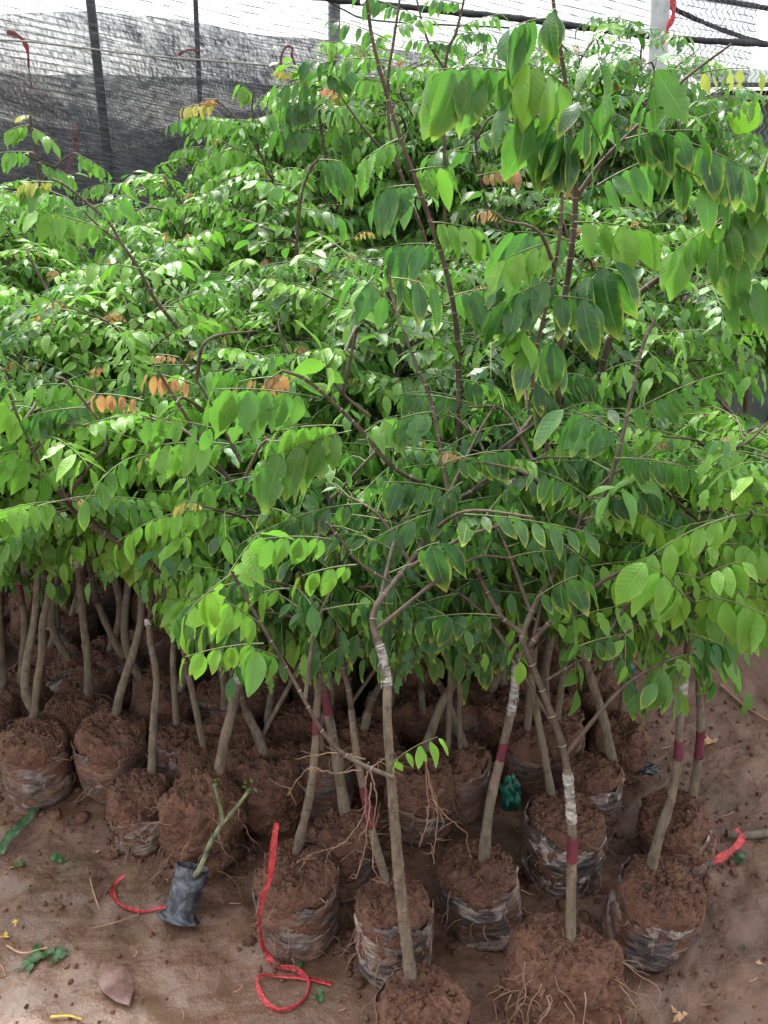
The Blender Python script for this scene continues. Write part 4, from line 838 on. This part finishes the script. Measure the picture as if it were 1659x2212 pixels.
# what stands beyond the fence
sh = empty('low_shed', tuple(at(1600, 230, 6.2)), 'dark low shed with a white bar seen through the wire fence', 'shed'); so_ = np.array(sh.location)
def box(mb, a, b):
    a = np.minimum(a, b) * 1.0, np.maximum(a, b) * 1.0; (x0, y0, z0), (x1, y1, z1) = a
    V = [(x0, y0, z0), (x1, y0, z0), (x1, y1, z0), (x0, y1, z0), (x0, y0, z1), (x1, y0, z1), (x1, y1, z1), (x0, y1, z1)]
    mb.add(V, [[0, 3, 2, 1], [4, 5, 6, 7], [0, 1, 5, 4], [1, 2, 6, 5], [2, 3, 7, 6], [3, 0, 4, 7]])
a, b = at(1560, 195, 6.2), at(2100, 330, 6.2); mb = MB(); box(mb, (a[0], 6.2, 0), (b[0], 7.6, a[2])); mb.build('shed_wall', M['shed'], sh, so_, False)
a, b = at(1530, 205, 6.1), at(2100, 212, 6.1); mb = MB(); box(mb, (a[0], 6.12, b[2]), (b[0], 6.17, a[2])); mb.build('white_bar', M['whitebar'], sh, so_, False)
a = at(1570, 192, 6.2); mb = MB(); V = [(a[0] - .2, 6.0, a[2] - .02), (b[0] + .3, 6.0, a[2] - .02), (b[0] + .3, 7.8, a[2] + .35), (a[0] + .25, 7.8, a[2] + .35)]; V2 = [(x, y, z + .03) for x, y, z in V]
mb.add(V + V2, [[0, 1, 2, 3], [4, 7, 6, 5], [0, 4, 5, 1], [1, 5, 6, 2], [2, 6, 7, 3], [3, 7, 4, 0]]); mb.build('shed_roof', M['shed'], sh, so_, False)

# broad bright leaves of another plant near the fence
bl = empty('broad_leaf_plant', tuple(at(1540, 700, 3.2) * [1, 1, 0]), 'lime green broad leaved plant by the wire fence at right', 'plant'); bo = np.array(bl.location)
mS = MB(); mF = MB()
for (x0, y0, x1, y1, wp) in [(1440, 275, 1535, 228, 60), (1590, 290, 1635, 215, 62), (1560, 330, 1625, 300, 50), (1500, 380, 1545, 330, 40), (1640, 420, 1600, 340, 50)]:
    p, q = at(x0, y0, 3.2), at(x1, y1, 3.15); d = nrm(q - p); l = np.linalg.norm(q - p); wa = nrm(np.cross(d, [.2, -.75, .6])); leaf(mF, p, d, wa, l, wp * 3.2 / PF, (1, 1, 0, .2), 0, .1, .15, 0, 12)
    base = np.array([bo[0] + RNG.normal(0, .02), bo[1], 0]); mS.tube(smooth_path([base, base * .5 + p * .5 + [0, 0, .2], p], 6), .005, 6)
mS.build('stems', M['stalk'], bl, bo); mF.build('leaves', [M['leaf']], bl, bo)

# ------------------------------------------------------------------ ribbons
def ribbon(P, wd, label, tw=0.0, flat=True, mat=None, nm='red_ribbon', sub=10):
    P = smooth_path(P, sub); n = len(P); T = np.gradient(P, axis=0); T /= np.linalg.norm(T, axis=1)[:, None]
    ph = np.cumsum(RNG.normal(0, .16, n)) + np.linspace(0, tw, n); W = []
    ref = UP if flat else np.array([0, 1., 0])
    for i in range(n):
        s = nrm(np.cross(T[i], ref)); q = np.cross(s, T[i]); a = ph[i] * .6; W.append(s * math.cos(a) + q * math.sin(a))
    W = np.array(W); NN = np.cross(T, W); hw = wd / 2 * (1 + .25 * np.sin(np.linspace(0, 20, n)))
    off = np.linspace(-1, 1, 5); V = []
    for j, o in enumerate(off):
        V.append(P + W * (hw * o)[:, None] + NN * (.0022 * ((j % 2) * 2 - 1) * (1 if mat is None else 0))[:, None] if np.ndim(.0022 * 1) else P + W * (hw * o)[:, None] + NN * (.002 * ((j % 2) * 2 - 1)))
    V = np.stack(V, 1).reshape(-1, 3)
    if flat: V[:, 2] = np.maximum(V[:, 2], np.array([gh(x, y) for x, y, z in V]) + .002)
    F = [[i * 5 + j, i * 5 + j + 1, (i + 1) * 5 + j + 1, (i + 1) * 5 + j] for i in range(n - 1) for j in range(4)]
    mb = MB(); mb.add(V, F); return tag(mb.build(nm, mat or M['red']), label, 'ribbon')
def gp(x, y, z=.006): p = onz(x, y, z); p[2] += max(0, gh(p[0], p[1])); return p
# long ribbon climbs down the bag, then lies on the ground
s5 = SAP[5]; Yf = s5['c'][1] - s5['R']
P = [onY(598, 1778, Yf + .02), onY(590, 1830, Yf + .0), onY(583, 1900, Yf - .01), onY(566, 1945, Yf - .015), onY(561, 1990, Yf - .02), gp(572, 2060), gp(600, 2088), gp(640, 2095), gp(668, 2130), gp(655, 2165), gp(610, 2186), gp(575, 2168), gp(555, 2130), gp(560, 2108), gp(600, 2108), gp(660, 2118), gp(718, 2132)]
ribbon(P, .0105, 'long red plastic ribbon hanging down a bag and looping on the mud, front left', .5)
ribbon([gp(272, 1902, .01), gp(248, 1915), gp(244, 1940), gp(262, 1965), gp(310, 1970), gp(362, 1966)], .009, 'short red ribbon curled on the mud beside the small black polybag')
ribbon([gp(1478, 1872), gp(1530, 1866, .015), gp(1575, 1842, .02), gp(1602, 1812, .03), gp(1590, 1790, .04)], .016, 'red ribbon bent in an arc on the mud at the right edge')
def hang(px, wd, label, Y=NY + .05, tw=1.): return ribbon([at(x, y, Y) for x, y in px], wd, label, tw, False)
hang([(15, 68), (45, 82), (60, 110), (63, 150), (70, 192)], .02, 'red ribbon draped on the net at the far upper left')
hang([(140, 375), (160, 330), (168, 300), (148, 285), (152, 275), (172, 278), (160, 315), (175, 345), (192, 378)], .012, 'red ribbon tied in a loop on the dark net fold')
hang([(385, 118), (405, 108), (425, 108), (438, 112)], .014, 'short red ribbon caught on the pale cord of the net')
hang([(606, 165), (608, 120), (620, 100), (632, 105), (630, 120), (640, 145), (655, 160)], .012, 'red ribbon looped in the net just above the leaves')
hang([(1452, -20), (1455, 30), (1443, 60), (1440, 80), (1430, 98)], .022, 'bright red ribbon tied to the pale steel post', NY - .22)

# ------------------------------------------------------------------ small cutting in a black polybag lying on the mud
pb = gp(385, 2003, .0); pt = onz(418, 1885, .10); root = empty('potted_cutting', tuple(pb), 'small leafless cutting in a narrow black polybag leaning on the mud', 'cutting')
ax = nrm(pt - pb); L = np.linalg.norm(pt - pb); mb = MB(); rows = 26; n = 40
sx_ = nrm(np.cross(ax, [0, 1, 0])); sy_ = np.cross(sx_, ax); V = []
for a in range(rows):
    u = a / (rows - 1)
    for k in range(n):
        th = 6.283 * k / n; r = np.interp(u, [0, .04, .12, .5, .93, 1], [.042, .050, .036, .036, .037, .039]) * (1 + .10 * mn.noise(Vector((math.cos(th) * 2, math.sin(th) * 2, u * 9))) + .05 * mn.noise(Vector((math.cos(th) * 6, math.sin(th) * 6, u * 20))))
        V.append(pb + ax * (L * u) + (sx_ * math.cos(th) + sy_ * math.sin(th) * .72) * r + [0, 0, .018])
i = np.arange(rows - 1)[:, None] * n; j = np.arange(n)[None]; k = (j + 1) % n
mb.add(V, np.stack([i + j, i + k, i + n + k, i + n + j], -1).reshape(-1, 4)); mb.build('polybag', M['polybag'], root, pb)
mb = MB(); cc = pt + [0, 0, .012]; th = np.arange(24) / 24 * 6.283
V = [cc - ax * .012 + (sx_ * math.cos(t) + sy_ * math.sin(t) * .72) * .034 * (1 + .1 * math.sin(5 * t)) for t in th] + [cc - ax * .004]
mb.add(V, [[q, (q + 1) % 24, 24, 24] for q in range(24)]); mb.build('soil_plug', M['soil'], root, pb)
Yc = pt[1] - .03; mb = MB(); mb.tube(smooth_path([pt - ax * .03 + [0, 0, .014], onY(432, 1875, Yc + .0), onY(455, 1820, Yc + .01), onY(482, 1775, Yc + .015)], 6), np.linspace(.0068, .0052, 19), 10)
mb.tube(smooth_path([onY(482, 1778, Yc + .015), onY(474, 1735, Yc + .01), onY(463, 1695, Yc)], 6), np.linspace(.005, .0038, 13), 8)
mb.tube(smooth_path([onY(480, 1778, Yc + .015), onY(510, 1745, Yc + .02), onY(540, 1705, Yc + .01)], 6), np.linspace(.005, .0036, 13), 8)
M['cutbark'] = mat_simple('green_cutting_bark', (.07, .13, .06), .6, .5, 40, .4, .003, .4, (.30, .29, .16))
mb.build('stem', M['cutbark'], root, pb)
for xa, xb, ya, yb_, nn_ in ((530, 552, 1680, 1712, 9), (455, 470, 1688, 1700, 7)):
    mb = MB()
    for q in range(nn_):
        p = onY(RNG.uniform(xa, xb), RNG.uniform(ya, yb_), Yc); d = nrm(RNG.normal(0, 1, 3) + [0, 0, .6]); leaf(mb, p, d, nrm(np.cross(d, RNG.normal(0, 1, 3))), .013, .006, (.3, .8, 0, 0), .5)
    mb.build('bud_tuft', [M['leaf']], root, pb)

# ------------------------------------------------------------------ litter
def palm(name, mat, x, y, rpx, lobes, label, cat, ang=0, group=None, notch=.45):
    p = gp(x, y, .004); f = proj(p)[2]; r = rpx * f / PF; mb = MB(); span = RNG.uniform(3.2, 5.2)
    for k in range(lobes):
        a = ang + span * (k / lobes) + RNG.normal(0, .2); d = np.array([math.cos(a), math.sin(a), 0]); l = r * RNG.uniform(.55, 1.15) * (1 if lobes > 2 else .8)
        leaf(mb, p - d * r * .1, d, nrm(np.cross(d, UP)), l, l * RNG.uniform(.4, .62), (0, .5, 0, 0), .65, .0, .06, 0, 14)
    for v in mb.V:
        for q in v: q[2] = gh(q[0], q[1]) + .006 + abs(q[2] - p[2]) * .8 + .006 * abs(mn.noise(Vector((q[0] * 45, q[1] * 45, x))))
    return tag(mb.build(name, mat), label, cat, group)
palm('fallen_leaf', M['scrap'], 75, 2090, 55, 5, 'large torn dark green lobed leaf on the wet mud, lower left', 'leaf', .5, notch=.2)
palm('fallen_leaf', M['scrap'], 130, 2075, 38, 5, 'smaller dark green lobed leaf touching the large torn one', 'leaf', 1.2, notch=.3)
palm('fallen_leaf', M['scrap'], 120, 1860, 36, 5, 'mid green star shaped leaf on the mud below the leftmost bags', 'leaf', .2, notch=.25)
palm('fallen_leaf', M['scrap'], 45, 1875, 26, 4, 'small pale green torn leaf left of the star shaped leaf', 'leaf', .2, notch=.35)
palm('fallen_leaf', M['scrap'], 695, 2160, 28, 4, 'green torn leaf right of the red ribbon loop', 'leaf', 2.1, notch=.2)
palm('fallen_leaf', M['scrap'], 650, 2082, 30, 5, 'dark green scrap of leaf under the red ribbon bend', 'leaf', 1.0, notch=.3)
palm('fallen_leaf', M['scrap'], 1600, 1850, 38, 5, 'grey green crumpled leaf beside the right red ribbon', 'leaf', .7, notch=.3)
palm('fallen_leaf', M['scrap'], 1605, 2046, 20, 2, 'single pale green leaflet on bare mud at lower right', 'leaf', .1, notch=.5)
palm('fallen_leaf', M['tan'], 1530, 1600, 42, 5, 'tan star shaped dry leaf on the ground at right', 'leaf', .4, notch=.25)
palm('fallen_leaf', M['tan'], 1470, 2195, 28, 3, 'small tan dry scrap at the bottom edge, lower right', 'leaf', .4, notch=.5)
palm('fallen_leaf', M['yscrap'], 12, 2030, 20, 3, 'yellow leaf scrap at the left edge above the green leaves', 'leaf', .4, notch=.4)
palm('fallen_leaf', M['yscrap'], 38, 2000, 16, 3, 'pale yellow curled scrap at lower left', 'leaf', 1.4, notch=.4)
palm('fallen_leaf', M['yscrap'], 36, 1852 + 25, 14, 3, 'tiny yellow scrap beside the pale green torn leaf', 'leaf', 1.4, notch=.4)
palm('fallen_leaf', M['scrap'], 430, 1955 + 15, 14, 3, 'little green scrap beside the polybag foot', 'leaf', 1.4, notch=.4)
for k in range(34):
    x, y = (RNG.uniform(0, 760), RNG.uniform(1800, 2210)) if k < 20 else (RNG.uniform(1340, 1659), RNG.uniform(1560, 2210))
    palm('leaf_scrap', M[['scrap', 'dry', 'tan', 'yscrap', 'dry'][k % 5]], x, y, RNG.uniform(6, 15), int(RNG.integers(1, 4)), 'tiny torn scrap of leaf trodden into the bare mud', 'leaf scrap', RNG.uniform(0, 6), 'tiny leaf scraps on the mud')
# large brown leaf
p = gp(228, 2085, .008); q = gp(282, 2185, .008)[:]; d = nrm(q - p); mb = MB(); leaf(mb, p, d, nrm(np.cross(d, UP)), np.linalg.norm(q - p), .062, (0, .5, 0, 0), 0, .03, .10, 0, 12)
for v in mb.V: v[:, 2] = [gh(a, b) + .005 + max(0, c - .008) for a, b, c in v]
tag(mb.build('fallen_leaf', M['dry']), 'big wet purple brown oval leaf lying on the mud, lower left', 'leaf')
def stick(px, r, mat, label, name='stick', cat='stick', z=.008):
    P = smooth_path([gp(x, y, z) for x, y in px], 6); mb = MB(); mb.tube(P, np.linspace(r, r * .75, len(P)), 8, 0, True, wob=.06); return tag(mb.build(name, mat), label, cat)
stick([(1350, 1425), (1400, 1455), (1440, 1480)], .012, M['stick'], 'orange brown stick slanting behind the right stems')
stick([(1555, 1490), (1610, 1530), (1680, 1570)], .006, M['stick'], 'thin brown stick on the slope at the right edge')
stick([(1570, 1800), (1620, 1803), (1690, 1797)], .012, M['bark'], 'pale bare stick entering from the right edge beside the ribbon')
tag(ribbon([gp(82, 1742, .02), gp(60, 1768, .02), gp(30, 1800, .015), gp(-5, 1842, .01)], .030, 'long crumpled green strap leaf on the mud at the left edge', .6, True, M['scrap'], 'strap_leaf'), cat='leaf')
stick([(300, 1975), (250, 2000), (200, 2010)], .002, M['stick'], 'thin dead twig lying left of the polybag', 'twig', 'twig')
stick([(195, 1900), (205, 1940), (215, 1965)], .0016, M['tan'], 'straw coloured twig curved on the mud', 'twig', 'twig')
stick([(15, 2045), (50, 2062), (105, 2058)], .002, M['tan'], 'pale curved twig at the left edge by the yellow scrap', 'twig', 'twig')
stick([(110, 2198), (150, 2200), (180, 2212)], .0025, M['yscrap'], 'yellow green stalk at the bottom edge, left', 'twig', 'twig')
for k in range(26):   # small bits of straw
    x, y = RNG.uniform(0, 800), RNG.uniform(1850, 2200)
    if k > 16: x, y = RNG.uniform(1350, 1659), RNG.uniform(1600, 2200)
    a = RNG.uniform(0, 3.14); l = RNG.uniform(10, 32)
    o = stick([(x, y), (x + l * .5 * math.cos(a) + 3, y + l * .5 * math.sin(a)), (x + l * math.cos(a), y + l * math.sin(a) * .8)], .0011, M['tan'] if k % 2 else M['stick'], 'tiny scrap of straw or twig scattered on the bare mud', 'straw', 'straw', .004); o['group'] = 'bits of straw on the mud'
# crumpled plastics
def crumple(c, rx, ry, rz, mat, name, label, seed):
    mb = MB(); n, m = 40, 26; V = []
    for a in range(m):
        ph = math.pi * a / (m - 1)
        for b in range(n):
            th = 6.283 * b / n; q = Vector((math.sin(ph) * math.cos(th), math.sin(ph) * math.sin(th), math.cos(ph)))
            f = 1 + .5 * mn.noise(q * 2.2 + Vector((seed, 0, 0))) + .28 * abs(mn.noise(q * 6 + Vector((seed, 3, 0)))) + .10 * abs(mn.noise(q * 15 + Vector((seed, 3, 0))))
            V.append((c[0] + q.x * rx * f, c[1] + q.y * ry * f, max(c[2] + q.z * rz * f, .002)))
    mb.add(V, [[a * n + b, a * n + (b + 1) % n, (a + 1) * n + (b + 1) % n, (a + 1) * n + b] for a in range(m - 1) for b in range(n)])
    return tag(mb.build(name, mat), label, 'plastic')
crumple(onz(38, 1515, .13), .055, .04, .045, M['black'], 'crumpled_plastic', 'shiny crumpled black plastic between bags at the left edge', 1)
crumple(onz(1103, 1715, .10), .022, .03, .045, M['greenfilm'], 'plastic_scrap', 'dark green plastic film stuffed between bags right of the front stem', 4)
crumple(onz(1352, 1442, .05), .025, .02, .02, M['greenfilm'], 'plastic_scrap', 'turquoise plastic scrap on the ground under the right leaves', 7)
crumple(onz(1395, 1660, .06), .035, .02, .012, M['black'], 'plastic_scrap', 'torn strip of black film sticking up behind the tilted right bag', 9)
crumple(onz(1290, 1690, .12), .02, .015, .03, M['tape'], 'plastic_scrap', 'pale torn film flap by the bag with bluish patches', 11)
# dangling bare roots in front of the thin maroon-marked sapling
s = SAP[4]; rb = MB()
for path in [[(795, 1650), (790, 1700), (785, 1760), (740, 1820), (690, 1840), (640, 1862)], [(800, 1660), (812, 1720), (805, 1800), (810, 1880), (838, 1915)], [(790, 1640), (720, 1625), (640, 1640)], [(780, 1665), (720, 1670), (665, 1660), (620, 1720)], [(800, 1660), (830, 1640), (860, 1650), (850, 1620)], [(800, 1690), (790, 1820), (770, 1900)],
             [(920, 1640), (935, 1720), (960, 1760), (1010, 1800)], [(920, 1660), (925, 1760), (905, 1830)], [(930, 1690), (945, 1760), (935, 1850)]]:
    rb = MB(); P = smooth_path([onY(x, y, s['Yb'] - .07 + RNG.uniform(-.01, .03)) for x, y in path], 8); P += RNG.normal(0, .0012, P.shape)
    rb.tube(P, np.linspace(.0017, .0006, len(P)), 6)
    for k in range(9):
        q = P[RNG.integers(3, len(P))]; d = nrm(RNG.normal(0, 1, 3) + [0, 0, -.5]); l = RNG.uniform(.015, .05); rb.tube([q, q + d * l * .5 + RNG.normal(0, .004, 3), q + d * l + RNG.normal(0, .006, 3)], [.0008, .0006, .0003], 4)
    rb.build('root', M['root'], s['root'], s['c'])
